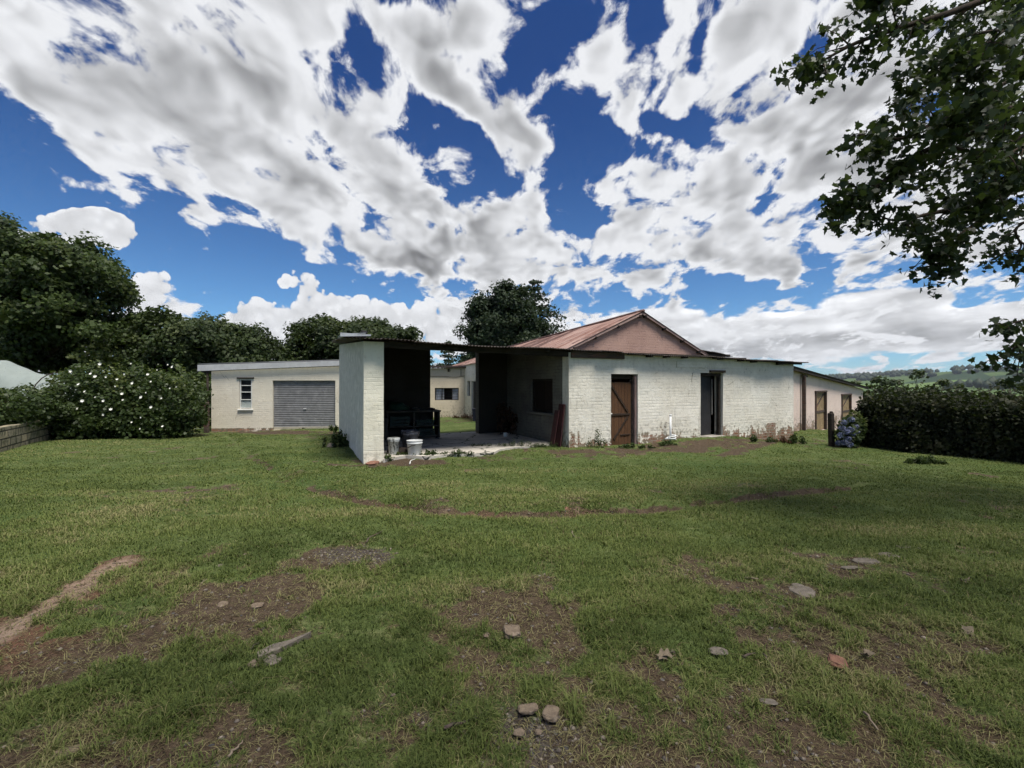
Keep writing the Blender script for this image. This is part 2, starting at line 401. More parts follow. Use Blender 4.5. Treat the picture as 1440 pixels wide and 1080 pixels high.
def relief(x, y, dirt):
    near = np.clip(1-(np.hypot(x, y-8)-16)/10, 0, 1)
    sd = rut_sd(x, y)
    return near*(.055*np.exp(-((sd-.34)/.42)**2)*(sd>-.2) - .060*np.exp(-((sd+.07)/.15)**2) + .05*(fbm(x, y, .9, 3, 1.0)-.5) + (.02+.02*dirt)*(fbm(x, y, 7, 3, 4.0)-.5) - .012*dirt)

def ground_mat(g):
    p = g.n('TexCoord').outputs['Object']
    dirt, clay, grav, red = (g.attr(k) for k in ('dirt', 'clay', 'gravel', 'red'))
    n1 = g.noise(p, 1.3, 4, .6); n2 = g.noise(p, 14, 4, .6); n3 = g.noise(p, 75, 3, .6); nb = g.noise(p, .35, 3, .55)
    stretch = g.noise(g.scale(p, (.8, 3.2, 1)), 2.0, 5, .68)
    gr = g.mix(g.ss(n1, .3, .7), (.055, .082, .022), (.095, .125, .038))
    gr = g.mix(g.ss(stretch, .5, .75), gr, (.185, .195, .085))
    gr = g.mix(g.ss(nb, .45, .7, 0, .5), gr, (.040, .080, .018))
    gr = g.mix(g.ss(n3, .42, .66, 0, .45), gr, g.mix(.5, gr, (.012, .02, .006)))
    gr = g.mix(g.ss(n2, .56, .8, 0, .6), gr, (.16, .15, .065))
    so_ = g.mix(g.ss(n2, .3, .7), (.052, .036, .023), (.110, .080, .052))
    so_ = g.mix(g.m('MULTIPLY', red, g.ss(n1, .3, .65)), so_, (.145, .075, .046))
    peb = g.voro(p, 26); pc = g.voro(p, 26, out='Color')
    pcs = g.sep(pc)
    stone = g.mix(g.ss(pcs[0], 0, 1), (.055, .055, .058), (.21, .19, .165))
    pm = g.m('MULTIPLY', g.ss(peb, .34, .24), g.ss(pcs[1], g.m('SUBTRACT', .93, g.m('MULTIPLY', grav, .62)), 1.0, 0, 1, 'LINEAR'))
    pm = g.ss(pm, .0, .05)
    so_ = g.mix(g.m('MULTIPLY', grav, .6), so_, (.062, .060, .060))
    so_ = g.mix(g.ss(n3, .42, .62, 0, .55), so_, (.03, .022, .015))
    so_ = g.mix(pm, so_, stone)
    so_ = g.mix(clay, so_, g.mix(n2, (.19, .130, .092), (.29, .215, .165)))
    thr = g.m('ADD', dirt, g.m('ADD', g.m('MULTIPLY', g.m('SUBTRACT', n2, .5), 1.1), g.m('MULTIPLY', g.m('SUBTRACT', n3, .5), .5)))
    f = g.ss(thr, .30, .66)
    col = g.mix(f, gr, so_)
    h = g.m('ADD', g.m('MULTIPLY', n3, .6), g.m('ADD', n2, g.m('MULTIPLY', pm, .6)))
    return {'Base Color': col, 'Roughness': .95, 'Specular IOR Level': .15, 'Normal': g.bump(h, .7, .03)}

def geom(a, b, first, k=1.16):
    o = [a]; st = first
    while o[-1] < b: o.append(o[-1]+st); st *= k
    return o
def build_ground():
    xs = list(np.arange(-9, 9.001, .06)); right = geom(9, 7000, .09, 1.07); left = [-q for q in right]
    xs = np.array(left[:0:-1]+xs+right[1:])
    ys = list(np.arange(.8, 9.001, .055)); ys = np.array([-q for q in geom(-.8, 7000, .25, 1.35)][:0:-1]+ys+geom(9, 7000, .09, 1.03)[1:])
    X, Y = np.meshgrid(xs, ys); x, y = X.ravel(), Y.ravel()
    d, cl, gv, rd = masks(x, y)
    z = zg(x, y)+relief(x, y, d)
    nx, ny = len(xs), len(ys); i = np.arange(nx*ny).reshape(ny, nx)
    q = np.stack([i[:-1, :-1], i[:-1, 1:], i[1:, 1:], i[1:, :-1]], -1).reshape(-1, 4)
    me = np_mesh('ground', np.stack([x, y, z], 1), q.ravel(), np.full(len(q), 4), True)
    for k, a in (('dirt', d), ('clay', cl), ('gravel', gv), ('red', rd)): fattr(me, k, a, 'POINT')
    return tag(link('ground', me, material('ground', ground_mat)), kind='structure')
ground = build_ground()

# ------------------------------------------------------------------ grass
def veg_mat(name, c0, c1, c2, trans=.35, rough=.6, pscale=.6, spec=.25, c3=None):
    def b(g):
        t = g.attr('tint'); p = g.n('TexCoord').outputs['Object']
        n = g.noise(p, pscale, 3, .6)
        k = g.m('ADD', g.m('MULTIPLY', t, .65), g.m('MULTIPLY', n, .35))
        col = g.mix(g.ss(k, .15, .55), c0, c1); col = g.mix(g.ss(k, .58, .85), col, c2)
        if c3: col = g.mix(g.ss(t, 1.0, 1.6), col, c3)
        pb = g.n('BsdfPrincipled'); g.put(pb.inputs['Base Color'], col); pb.inputs['Roughness'].default_value = rough; pb.inputs['Specular IOR Level'].default_value = spec
        tr = g.n('BsdfTranslucent'); g.put(tr.inputs[0], g.mix(.4, col, (.10, .16, .02)))
        mx = g.n('MixShader'); mx.inputs[0].default_value = trans
        g.nt.links.new(pb.outputs[0], mx.inputs[1]); g.nt.links.new(tr.outputs[0], mx.inputs[2])
        return mx.outputs[0]
    return material(name, b)
M_GRASS = veg_mat('grass_blades', (.066, .090, .025), (.136, .168, .046), (.27, .245, .115), .3, .7, 1.1, .15, (.085, .058, .036))
def in_building(x, y):
    dx, dy = x-A0[0], y-A0[1]; s = dx*U[0]+dy*U[1]; t = dx*V[0]+dy*V[1]
    m = (s > -.02) & (s < 13.4) & (t > -.02) & (t < 12)
    m &= ~((s > .5) & (s < 4.7) & (t < .45))                    # weeds and grass creep over the slab's edge
    return m
def blades(n, ylo, yhi, two, straw=False, bias=.85):
    y = ylo*(yhi/ylo)**(rng.random(n)**bias); x = (rng.random(n)*2-1)*(1.25*y+2.2)
    d, cl, gv, rd = masks(x, y)
    n1 = fbm(x, y, 3.0, 3, 6.0); tuft = fbm(x, y, 13.0, 2, 15.0); band = fbm(x*.45+y*.2, y*1.9, 1.0, 3, 12.0)
    if straw: keep = rng.random(n) < np.clip(.10+1.6*d*(1-d*.55)+.7*(n1-.55), 0, 1)
    else: keep = rng.random(n) < np.clip(1.04-d*1.22+(tuft-.55)*1.3*sstep(d, .1, .5), 0, 1)*(.30+1.2*n1)
    keep &= ~in_building(x, y)
    x, y, d, n1, band = x[keep], y[keep], d[keep], n1[keep], band[keep]; n = len(x)
    z = zg(x, y)+relief(x, y, d)-.004
    th = rng.random(n)*6.283; L = (.050+.001*y)*(.40+.95*rng.random(n)**1.5)*(1-.4*d)*(.6+.8*n1)*(1-.35*sstep(y, 4, 8))*(1+.9*sstep(tuft[keep], .62, .8)*sstep(-y, -5, -3)); W = (.0016+.00125*y)*(.7+.6*rng.random(n))*(1 if two else 1.4)
    lean = .35+.9*rng.random(n)
    if straw: lean = 1.5+.6*rng.random(n); W *= .8
    ux, uy = np.cos(th), np.sin(th); sx, sy = -uy*W/2, ux*W/2
    b = np.stack([x, y, z], 1); S = np.stack([sx, sy, 0*x], 1)
    mid = b+np.stack([ux*L*.35*lean, uy*L*.35*lean, L*.55*np.minimum(1, 1.3/lean)], 1); tip = b+np.stack([ux*L*lean, uy*L*lean, L*np.maximum(.95-.45*lean, .06)], 1)
    tint = np.clip(rng.random(n)*.62+.46*d+1.2*(band-.45)+.5*(n1-.5)+.05*sstep(y, 3.5, 8), 0, .95)
    if straw: tint = .95+.75*rng.random(n)
    if two:
        v = np.stack([b-S, b+S, mid+S*.8, mid-S*.8, tip], 1).reshape(-1, 3); o = np.arange(n)*5
        lp = np.stack([o, o+1, o+2, o+3, o+3, o+2, o+4], 1).ravel(); ct = np.tile([4, 3], n); tt = np.repeat(tint, 2)
    else:
        v = np.stack([b-S, b+S, tip], 1).reshape(-1, 3); o = np.arange(n)*3
        lp = np.stack([o, o+1, o+2], 1).ravel(); ct = np.full(n, 3); tt = tint
    return v, lp, ct, tt
def lip():
    """longer dark grass hanging over the worn edge across the lawn"""
    n = 15000; i = rng.integers(0, len(RUTD)-1, n); f = rng.random(n)[:, None]; c_ = RUTD[i]*(1-f)+RUTD[i+1]*f; t = RUTD[i+1]-RUTD[i]; t = t/np.linalg.norm(t, axis=1, keepdims=True)
    nn = np.stack([-t[:, 1], t[:, 0]], 1); off = .08+.13*rng.normal(size=n); k = rng.random(n) < sstep(fbm(c_[:, 0], c_[:, 1], 2.2, 3, 44.0), .38, .72); c_ = (c_+nn*off[:, None])[k]; nn = nn[k]; n = len(c_)
    x, y = c_[:, 0], c_[:, 1]; z = zg(x, y)+relief(x, y, np.zeros(n))-.004; L = .018+.036*rng.random(n); W = (.0022+.0012*y); th = rng.random(n)*6.28
    ux, uy = np.cos(th)-.7*nn[:, 0], np.sin(th)-.7*nn[:, 1]; b = np.stack([x, y, z], 1); S = np.stack([-np.sin(th), np.cos(th), 0*x], 1)*W[:, None]/2
    tip = b+np.stack([ux*L*.6, uy*L*.6, L*.75], 1); v = np.stack([b-S, b+S, tip], 1).reshape(-1, 3)
    return v, np.arange(3*n), np.full(n, 3), .5*rng.random(n)
def build_grass():
    parts = [blades(800000, 1.25, 9.0, True, False, 1.0), blades(280000, 9.0, 20, False, False, 1.0), blades(240000, 1.25, 7.0, True, True, .9)]
    parts.append(lip())
    V_, L_, C_, T_ = [], [], [], []; o = 0
    for v, l, c_, t in parts: V_.append(v); L_.append(l+o); C_.append(c_); T_.append(t); o += len(v)
    me = np_mesh('grass', np.concatenate(V_), np.concatenate(L_), np.concatenate(C_)); fattr(me, 'tint', np.concatenate(T_))
    return tag(link('grass', me, M_GRASS), 'short mown green and straw coloured grass blades covering the lawn', 'grass', kind='stuff')
build_grass()

# ------------------------------------------------------------------ loose grit
def build_grit():
    n = 36000; y = 1.3*(9/1.3)**rng.random(n); x = (rng.random(n)*2-1)*(1.2*y+1.5); d, cl, gv, rd = masks(x, y)
    k = (rng.random(n) < np.clip((d-.25)*.38+gv*.75, 0, 1)) & ~in_building(x, y); x, y, d = x[k], y[k], d[k]; n = len(x); z = zg(x, y)+relief(x, y, d)
    s = (.0035+.011*rng.random(n)**3)*(1+.12*y); oc = np.array([(1,0,0),(.3,.95,0),(-.8,.6,0),(-.8,-.6,0),(.3,-.95,0),(0.1,0,.8),(-.1,.1,-.7)])
    v = np.stack([x, y, z+s*.15], 1)[:, None, :]+oc[None]*(.65+.6*rng.random((n, 7, 1)))*s[:, None, None]*np.array([1, 1, .75]); i = np.arange(n)[:, None, None]*7
    f = np.array([(0,1,5),(1,2,5),(2,3,5),(3,4,5),(4,0,5),(1,0,6),(2,1,6),(3,2,6),(4,3,6),(0,4,6)])[None]+i
    me = np_mesh('grit', v.reshape(-1, 3), f.ravel(), np.full(n*10, 3)); fattr(me, 'tint', np.repeat(rng.random(n), 10))
    def b(g):
        t = g.attr('tint'); c_ = g.mix(g.ss(t, 0, .6), (.10, .085, .068), (.165, .14, .115)); return {'Base Color': g.mix(g.ss(t, .75, 1), c_, (.27, .23, .18)), 'Roughness': .95, 'Specular IOR Level': .15}
    tag(link('grit', me, material('grit', b)), 'small loose stones and crumbs of earth scattered over the worn bare ground', 'gravel', kind='stuff')
build_grit()

# ------------------------------------------------------------------ hills across the valley, their woods
def hill_mat(g):
    p = g.n('TexCoord').outputs['Object']
    n = g.noise(p, .0022, 4, .55, .4); f = g.voro(p, .0032, out='Color'); fs = g.sep(f)
    col = g.mix(g.ss(fs[0], .3, .8), (.070, .110, .034), (.120, .180, .050))
    col = g.mix(g.ss(fs[1], .84, .87), col, (.020, .040, .018))
    col = g.mix(g.ss(n, .60, .66), col, (.018, .036, .018))
    col = g.mix(g.ss(g.noise(p, .03, 3, .6), .4, .7, 0, .5), col, (.03, .05, .02))
    return {'Base Color': col, 'Roughness': 1.0, 'Specular IOR Level': .1}
def build_hills():
    az = np.radians(np.linspace(-100, 100, 260)); rr = np.concatenate([np.linspace(420, 1500, 34), np.linspace(1540, 3800, 60), np.linspace(3900, 6000, 8)])
    A, Rr = np.meshgrid(az, rr); x, y = (np.sin(A)*Rr).ravel(), (np.cos(A)*Rr).ravel(); z = hill_h(x, y)
    z[:len(az)] = -60
    i = np.arange(len(x)).reshape(len(rr), len(az)); q = np.stack([i[:-1, :-1], i[1:, :-1], i[1:, 1:], i[:-1, 1:]], -1).reshape(-1, 4)[:, ::-1]
    me = np_mesh('hills', np.stack([x, y, z], 1), q.ravel(), np.full(len(q), 4), True)
    tag(link('hills', me, material('hills', hill_mat)), kind='structure')
build_hills()
# ------------------------------------------------------------------ building materials
def uvn(g): return g.n('UVMap').outputs[0]
def brick(g, vec, w=.23, h=.082, mortar=.012, smooth=.3):
    nd = g.n('TexBrick'); g.put(nd.inputs['Vector'], vec); nd.inputs['Scale'].default_value = 1.0
    nd.inputs['Mortar Size'].default_value = mortar; nd.inputs['Mortar Smooth'].default_value = smooth
    nd.inputs['Brick Width'].default_value = w; nd.inputs['Row Height'].default_value = h
    nd.inputs['Color1'].default_value = (0, 0, 0, 1); nd.inputs['Color2'].default_value = (1, 1, 1, 1); nd.inputs['Mortar'].default_value = (.5, .5, .5, 1)
    return nd.outputs['Fac'], nd.outputs['Color']
def painted_brick(name, paint, paint2, grime, foot=.55, bare=(.27, .115, .07), bumpk=.65, peel=.0, lines=.14):
    def b(g):
        uv = uvn(g); wob = g.v('MULTIPLY', g.v('SUBTRACT', g.noise(uv, 3.5, 3, .6, col=True), (.5, .5, .5)), (.075, .05, 0))
        u2 = g.v('ADD', uv, wob); mo, bc = brick(g, u2)
        n1 = g.noise(uv, .9, 5, .65); n2 = g.noise(uv, 9, 4, .6); n3 = g.noise(uv, 60, 3, .6)
        st = g.noise(g.v('MULTIPLY', uv, (6, .5, 1)), 1.0, 4, .65)
        v = g.sep(uv)[1]
        col = g.mix(g.ss(n1, .35, .65), paint, paint2)
        col = g.mix(g.ss(n2, .5, .8, 0, .35), col, grime)
        col = g.mix(g.ss(st, .56, .78, 0, .5), col, grime)
        line = g.m('MULTIPLY', mo, g.ss(g.noise(uv, 3.3, 4, .7), .40, .66))
        col = g.mix(g.m('MULTIPLY', line, lines), col, grime)
        # paint worn off towards the foot of the wall, bare brick and lime underneath
        low = g.ss(v, foot, -.15, 0, 1, 'LINEAR')
        big = g.noise(uv, 2.0, 4, .65)
        w_ = g.ss(g.m('ADD', g.m('MULTIPLY', low, .50), g.m('ADD', big, g.m('MULTIPLY', g.m('SUBTRACT', n2, .5), .5))), .80-peel, .88-peel)
        raw = g.mix(g.sep(bc)[0], bare, tuple(q*.55 for q in bare)); raw = g.mix(mo, raw, (.30, .25, .20)); raw = g.mix(g.ss(n2, .45, .6), raw, (.33, .27, .20))
        col = g.mix(w_, col, raw)
        col = g.mix(g.m('MULTIPLY', low, g.ss(n2, .45, .62, 0, .75)), col, (.09, .085, .055))
        cr = g.voro(g.v('ADD', g.v('MULTIPLY', uv, (.8, .55, 1)), g.v('MULTIPLY', g.v('SUBTRACT', g.noise(uv, 4, 4, .7, col=True), (.5, .5, .5)), (.16, .16, 0))), .8, 'DISTANCE_TO_EDGE')
        crk = g.m('MULTIPLY', g.ss(cr, .0055, .002), g.ss(n1, .54, .62))
        col = g.mix(g.m('MULTIPLY', crk, .75), col, (.10, .085, .065))
        h = g.m('SUBTRACT', g.m('ADD', g.m('MULTIPLY', n3, .25), g.m('MULTIPLY', n2, .9)), g.m('ADD', g.m('MULTIPLY', line, .55), g.m('ADD', g.m('MULTIPLY', crk, .6), g.m('MULTIPLY', w_, .3))))
        return {'Base Color': col, 'Roughness': .92, 'Specular IOR Level': .2, 'Normal': g.bump(h, bumpk, .016)}
    return material(name, b)
def plain(name, c0, c1, rough=.8, sc_=6.0, metal=0.0, bumpk=.3, spec=.3, stretch=(1, 1, 1), c2=None):
    def b(g):
        p = g.v('MULTIPLY', g.n('TexCoord').outputs['Object'], stretch)
        n = g.noise(p, sc_, 5, .62); n2 = g.noise(p, sc_*9, 3, .6)
        col = g.mix(g.ss(n, .34, .66), c0, c1)
        if c2: col = g.mix(g.ss(g.noise(p, sc_*.6, 4, .6, .3), .54, .66), col, c2)
        return {'Base Color': col, 'Roughness': g.ss(n2, .2, .8, rough-.1, min(rough+.1, 1)), 'Metallic': metal, 'Specular IOR Level': spec, 'Normal': g.bump(g.m('ADD', n2, n), bumpk, .006)}
    return material(name, b)
def planks(name, c0, c1, w=.12, gap=(.012, .008, .006), along='v', rough=.85):
    def b(g):
        uv = uvn(g); s = g.sep(uv); a, l = (s[0], s[1]) if along == 'v' else (s[1], s[0])
        k = g.m('FLOOR', g.m('DIVIDE', a, w)); fr = g.m('SUBTRACT', g.m('DIVIDE', a, w), k)
        wn = g.n('TexWhiteNoise', noise_dimensions='1D'); g.put(wn.inputs['W'], k)
        gr = g.noise(g.xyz(g.m('MULTIPLY', a, 38), g.m('MULTIPLY', l, 2.2), g.m('MULTIPLY', k, 3.1)), 1.0, 4, .65)
        col = g.mix(g.ss(gr, .3, .7), c0, c1); col = g.mix(g.m('MULTIPLY', wn.outputs[0], .45), col, tuple(q*.5 for q in c0))
        wx = g.noise(uv, 2.5, 4, .6); col = g.mix(g.ss(wx, .52, .72, 0, .7), col, tuple(q*.45 for q in c0))
        ed = g.m('MINIMUM', fr, g.m('SUBTRACT', 1.0, fr)); e = g.ss(ed, .05, .02)
        col = g.mix(e, col, gap)
        return {'Base Color': col, 'Roughness': rough, 'Specular IOR Level': .2, 'Normal': g.bump(g.m('SUBTRACT', g.m('MULTIPLY', gr, .3), e), .6, .01)}
    return material(name, b)
def sheet(name, c0, c1, c2, metal=.0, rough=.75, along=1):
    def b(g):
        uv = uvn(g)
        p = g.n('TexCoord').outputs['Object']
        bu = g.attr('across'); bl = g.attr('along')
        st = g.noise(g.xyz(g.m('MULTIPLY', bu, 3.2), g.m('MULTIPLY', bl, .5), 0), 1.0, 5, .65)
        pn = g.n('TexWhiteNoise', noise_dimensions='2D'); g.put(pn.inputs['Vector'], g.xyz(g.m('FLOOR', g.m('DIVIDE', bu, .66)), g.m('FLOOR', g.m('DIVIDE', bl, 2.6)), 0))
        n = g.noise(p, 3, 5, .65)
        col = g.mix(g.ss(st, .36, .64), c0, c1); col = g.mix(g.ss(g.m('ADD', g.m('MULTIPLY', n, .7), g.m('MULTIPLY', pn.outputs[0], .35)), .5, .68), col, c2)
        col = g.mix(g.ss(g.noise(p, 26, 3, .6), .5, .75, 0, .4), col, tuple(q*.4 for q in c0))
        return {'Base Color': col, 'Roughness': rough, 'Metallic': metal, 'Specular IOR Level': .3, 'Normal': g.bump(n, .15, .005)}
    return material(name, b)
M_WHITE = painted_brick('white_limewash_brick', (.79, .755, .665), (.66, .62, .53), (.27, .25, .205), .70, peel=.03)
M_END = painted_brick('cream_limewash_brick', (.77, .735, .61), (.69, .65, .53), (.40, .36, .28), .30, lines=.05, bumpk=.5)
M_ROUGH = plain('grey_roughcast', (.64, .61, .54), (.52, .50, .44), .95, 7, 0, 1.0, .15, c2=(.70, .67, .60))
M_NEARBLACK = painted_brick('near_black_brick', (.030, .026, .022), (.042, .036, .031), (.02, .018, .016), .1, (.05, .035, .03), .6, -.3)  # near-black brick for the porch back walls and inner wall faces
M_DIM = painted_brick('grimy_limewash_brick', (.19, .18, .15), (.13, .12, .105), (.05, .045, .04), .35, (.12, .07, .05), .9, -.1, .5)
M_PINK = painted_brick('pink_painted_brick', (.41, .27, .222), (.34, .215, .178), (.24, .15, .13), .1, (.30, .14, .10), .7, -.4, .6)
M_CREAM = painted_brick('cream_painted_brick', (.70, .65, .54), (.65, .60, .49), (.46, .38, .29), -.12, (.36, .17, .10), .5, -.06, .12)
M_FARM = painted_brick('cream_plaster', (.62, .545, .42), (.56, .49, .38), (.38, .32, .25), .5, (.34, .22, .15), .4, -.12, .15)
M_PINKW = painted_brick('pale_pink_plaster', (.68, .55, .48), (.63, .50, .44), (.42, .31, .27), .4, (.40, .24, .18), .4, -.12, .1)
M_RUST = sheet('rusty_roof_sheet', (.190, .090, .066), (.36, .25, .215), (.095, .050, .042))
M_DARKROOF = sheet('weathered_dark_sheet', (.050, .041, .036), (.085, .066, .056), (.032, .023, .020))
M_GREYROOF = sheet('grey_roof_sheet', (.24, .25, .26), (.33, .34, .35), (.18, .19, .20), .2, .6)
M_TIMBER = plain('dark_timber', (.020, .016, .013), (.040, .031, .025), .9, 3, 0, .6, .2, (1, 1, 6))
M_GREYWOOD = plain('weathered_timber', (.10, .075, .060), (.060, .046, .040), .9, 3, 0, .7, .2, (1, 1, 9), (.14, .065, .05))
M_DOOR = planks('brown_door_boards', (.135, .068, .034), (.085, .042, .022), .105)
M_DOORBAR = plain('dark_door_bars', (.026, .016, .010), (.045, .026, .016), .85, 8)
M_JAMB = plain('pinkish_jamb', (.20, .135, .125), (.12, .085, .075), .85, 6)
M_GDOOR = plain('grey_blue_door', (.034, .033, .034), (.022, .022, .024), .6, 3)
M_SHUT = planks('dark_shutter_boards', (.030, .017, .013), (.018, .011, .009), .14)
M_ROLL = plain('roller_door_steel', (.215, .215, .215), (.165, .165, .165), .55, 5, .3, .1, .4, (1, 1, 1), (.25, .25, .245))
M_FASCIA = plain('grey_white_fascia', (.47, .475, .48), (.40, .405, .41), .7, 4, 0, .2, .3, (1, 1, 1))
M_WHITEP = plain('white_paint', (.74, .74, .71), (.62, .62, .58), .55, 6, 0, .15)
M_DARK = plain('black_void', (.010, .010, .011), (.016, .015, .015), .8, 4)
M_CONC = plain('old_concrete', (.30, .275, .24), (.21, .195, .175), .92, 2.2, 0, .6, .2, (1, 1, 1), (.36, .335, .30))
def glass_b(g): return {'Base Color': (.012, .014, .018), 'Roughness': .12, 'Specular IOR Level': .2}
M_GLASS = material('dark_window_glass', glass_b)

# ------------------------------------------------------------------ building shapes
def v3(p2, z): return Vector((p2[0], p2[1], z))
def wall(mb, p0, p1, th, zb, zt0, zt1, holes=(), step=.28, jit=.007, mo=0, mi_=1, mr=0, top=None):
    """brick wall from p0 to p1 (outer face on that line, thickness to its left), real openings with reveals"""
    p0 = np.array(p0, float); p1 = np.array(p1, float); L = np.linalg.norm(p1-p0); d = (p1-p0)/L; nn = np.array([-d[1], d[0]])
    ztop = top or (lambda s: zt0+(zt1-zt0)*s/L)
    sb = {0.0, L}; zb_ = {zb}
    for h in holes: sb |= {h[0], h[1]}; zb_ |= {h[2], h[3]}
    zn = max(zt0, zt1); zmax = max([h[3] for h in holes], default=zb+.5 if top or zn > zb+1 else zb+(zn-zb)*.5)
    def refine(vals, st):
        vals = sorted(vals); o = []
        for a, b in zip(vals[:-1], vals[1:]):
            k = max(1, int(round((b-a)/st))); o += [a+(b-a)*i/k for i in range(k)]
        return o+[vals[-1]]
    S = refine(sb, step); Z = refine(zb_ | {zmax}, step); nz0 = len(Z); k = max(1, int(round((zn-zmax)/step)))
    nk = len(Z)+k
    def zz(i, j): return Z[j] if j < nz0 else zmax+(ztop(S[i])-zmax)*(j-nz0+1)/k
    vs = []; idx = {}
    for i, s in enumerate(S):
        for j in range(nk):
            z = zz(i, j)
            for side in (0, 1):
                q = p0+d*s+nn*th*side
                r = mnoise.noise(Vector((q[0]*1.9, q[1]*1.9, z*1.9)))*jit+mnoise.noise(Vector((q[0]*7, q[1]*7, z*7)))*jit*.6
                along = mnoise.noise(Vector((q[0]*5+9, q[1]*5, z*5)))*jit*.8
                q = q+nn*r+d*along
                idx[i, j, side] = len(vs); vs.append((q[0], q[1], z))
    def solid(i, j):
        if not (0 <= i < len(S)-1 and 0 <= j < nk-1): return False
        sm = (S[i]+S[i+1])/2; zm = (zz(i, j)+zz(i, j+1))/2
        return not any(h[0] < sm < h[1] and h[2] < zm < h[3] for h in holes)
    fo, fi, fr = [], [], []
    for i in range(len(S)-1):
        for j in range(nk-1):
            if not solid(i, j): continue
            fo.append((idx[i,j,0], idx[i+1,j,0], idx[i+1,j+1,0], idx[i,j+1,0]))
            fi.append((idx[i,j,1], idx[i,j+1,1], idx[i+1,j+1,1], idx[i+1,j,1]))
            if not solid(i-1, j): fr.append((idx[i,j,0], idx[i,j+1,0], idx[i,j+1,1], idx[i,j,1]))
            if not solid(i+1, j): fr.append((idx[i+1,j,0], idx[i+1,j,1], idx[i+1,j+1,1], idx[i+1,j+1,0]))
            if not solid(i, j-1): fr.append((idx[i,j,0], idx[i,j,1], idx[i+1,j,1], idx[i+1,j,0]))
            if not solid(i, j+1): fr.append((idx[i,j+1,0], idx[i+1,j+1,0], idx[i+1,j+1,1], idx[i,j+1,1]))
    o = len(mb.v); mb.v += vs
    for fs, m_ in ((fo, mo), (fi, mi_), (fr, mr)):
        mb.f += [tuple(o+q for q in f) for f in fs]; mb.mi += [m_]*len(fs); mb.smooth += [False]*len(fs)
    return mb
def corrugated(name, a, b, c_, d_, mat_, parent, amp=.0125, period=.076, nb=14, sag=None, th=.004, rag=0.0):
    """corrugated sheet: a->b across the corrugations (front edge), a->d_ along them (d_ back left, c_ back right)"""
    a, b, c_, d_ = (np.array(q, float) for q in (a, b, c_, d_)); W = np.linalg.norm(b-a); Ln = np.linalg.norm(d_-a)
    na = int(W/period*6)+1; nrm = np.cross(b-a, d_-a); nrm /= np.linalg.norm(nrm)
    s = np.linspace(0, 1, na); t = np.linspace(0, 1, nb); S_, T_ = np.meshgrid(s, t)
    P = ((1-S_)*(1-T_))[..., None]*a+(S_*(1-T_))[..., None]*b+(S_*T_)[..., None]*c_+((1-S_)*T_)[..., None]*d_
    sh = np.floor(S_*W/.66)                                     # each sheet sits a little differently
    off = (np.sin(sh*12.9898)*43758.5453) % 1-.5
    lift = amp*np.sin(2*np.pi*S_*W/period)+off*.014
    if sag is not None: lift = lift+np.interp(S_*W, sag[0], sag[1])
    lift = lift + .012*np.sin(S_*W*1.7+T_*2)
    P = P+lift[..., None]*nrm
    if rag: P = P-(off*rag*np.clip(1-T_*nb*.5, 0, 1))[..., None]*((d_-a)/Ln)
    n = na*nb; i = np.arange(n).reshape(nb, na); top = np.stack([i[:-1,:-1], i[:-1,1:], i[1:,1:], i[1:,:-1]], -1).reshape(-1, 4)
    v = np.concatenate([P.reshape(-1, 3), (P-nrm*th).reshape(-1, 3)]); rim = np.concatenate([i[0], i[1:, -1], i[-1, -2::-1], i[-2:0:-1, 0]]); r2 = np.roll(rim, -1)
    f = np.concatenate([top, top[:, ::-1]+n, np.stack([rim, rim+n, r2+n, r2], 1)])
    me = np_mesh(name, v, f.ravel(), np.full(len(f), 4), True)
    fattr(me, 'across', np.tile((S_*W).ravel(), 2), 'POINT'); fattr(me, 'along', np.tile((T_*Ln).ravel(), 2), 'POINT')
    box_uv(me); return link(name, me, mat_, parent)
def qv(p2, z): return (p2[0], p2[1], z)
def obox(mb, p2, z, size, ang, **k): return mb.box((p2[0], p2[1], z), size, ang, **k)

# ================================================================== the white outbuilding with its open porch
SB, DT = 4.81, 3.66
def rz(s, t=0.0): return float(np.interp(s, [-.3, 4.8, 9.5, 13.7], [2.52, 2.43, 2.45, 2.29])) + .066*t       # roof height
shed = empty('outbuilding', (A0[0], A0[1], 0), 'long white limewashed brick outbuilding with an open roofed porch and a brown plank door', 'outbuilding')
mb = MB(); wall(mb, bp(0, 6.2), bp(0, 0), .40, -.6, rz(0, 6.2)-.05, rz(0, 0)-.06, mo=0, mi_=1, mr=2, jit=.012)
w_ = mb.build('porch_end_wall', [M_ROUGH, M_NEARBLACK, M_END], shed); w_['label'] = 'rough grey end wall of the porch with a cream painted end'
m2 = MB()                                               # fallen bricks and hairline cracks at its foot
mb = MB(); wall(mb, bp(.42, DT), bp(2.33, DT), .28, -.6, rz(.4, DT)-.03, rz(2.3, DT)-.03, mo=0, mi_=0, mr=0); mb.build('porch_back_wall', [M_NEARBLACK], shed)
mb = MB(); wall(mb, bp(3.85, DT), bp(SB, DT), .28, -.6, rz(3.8, DT)-.03, rz(SB, DT)-.03, mo=0, mi_=1, mr=1); mb.build('porch_back_wall', [M_NEARBLACK, M_DIM], shed)
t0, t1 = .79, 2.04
mb = MB(); wall(mb, bp(SB, DT+.28), bp(SB, .30), .30, -.6, rz(SB, DT)-.03, rz(SB, .3)-.05, [(DT+.28-t1, DT+.28-t0, .83, 1.74)], mo=0, mi_=1, mr=0); mb.build('porch_side_wall', [M_DIM, M_NEARBLACK], shed)
fr = MB()
for (tt, zz_, sz) in ((t0+.03, 1.285, (.07, .06, .91)), (t1-.03, 1.285, (.07, .06, .91)), ((t0+t1)/2, 1.71, (.07, 1.13, .06)), ((t0+t1)/2, .86, (.10, 1.13, .06))): obox(fr, bp(SB+.10, tt), zz_, sz, TH, bev=.006)
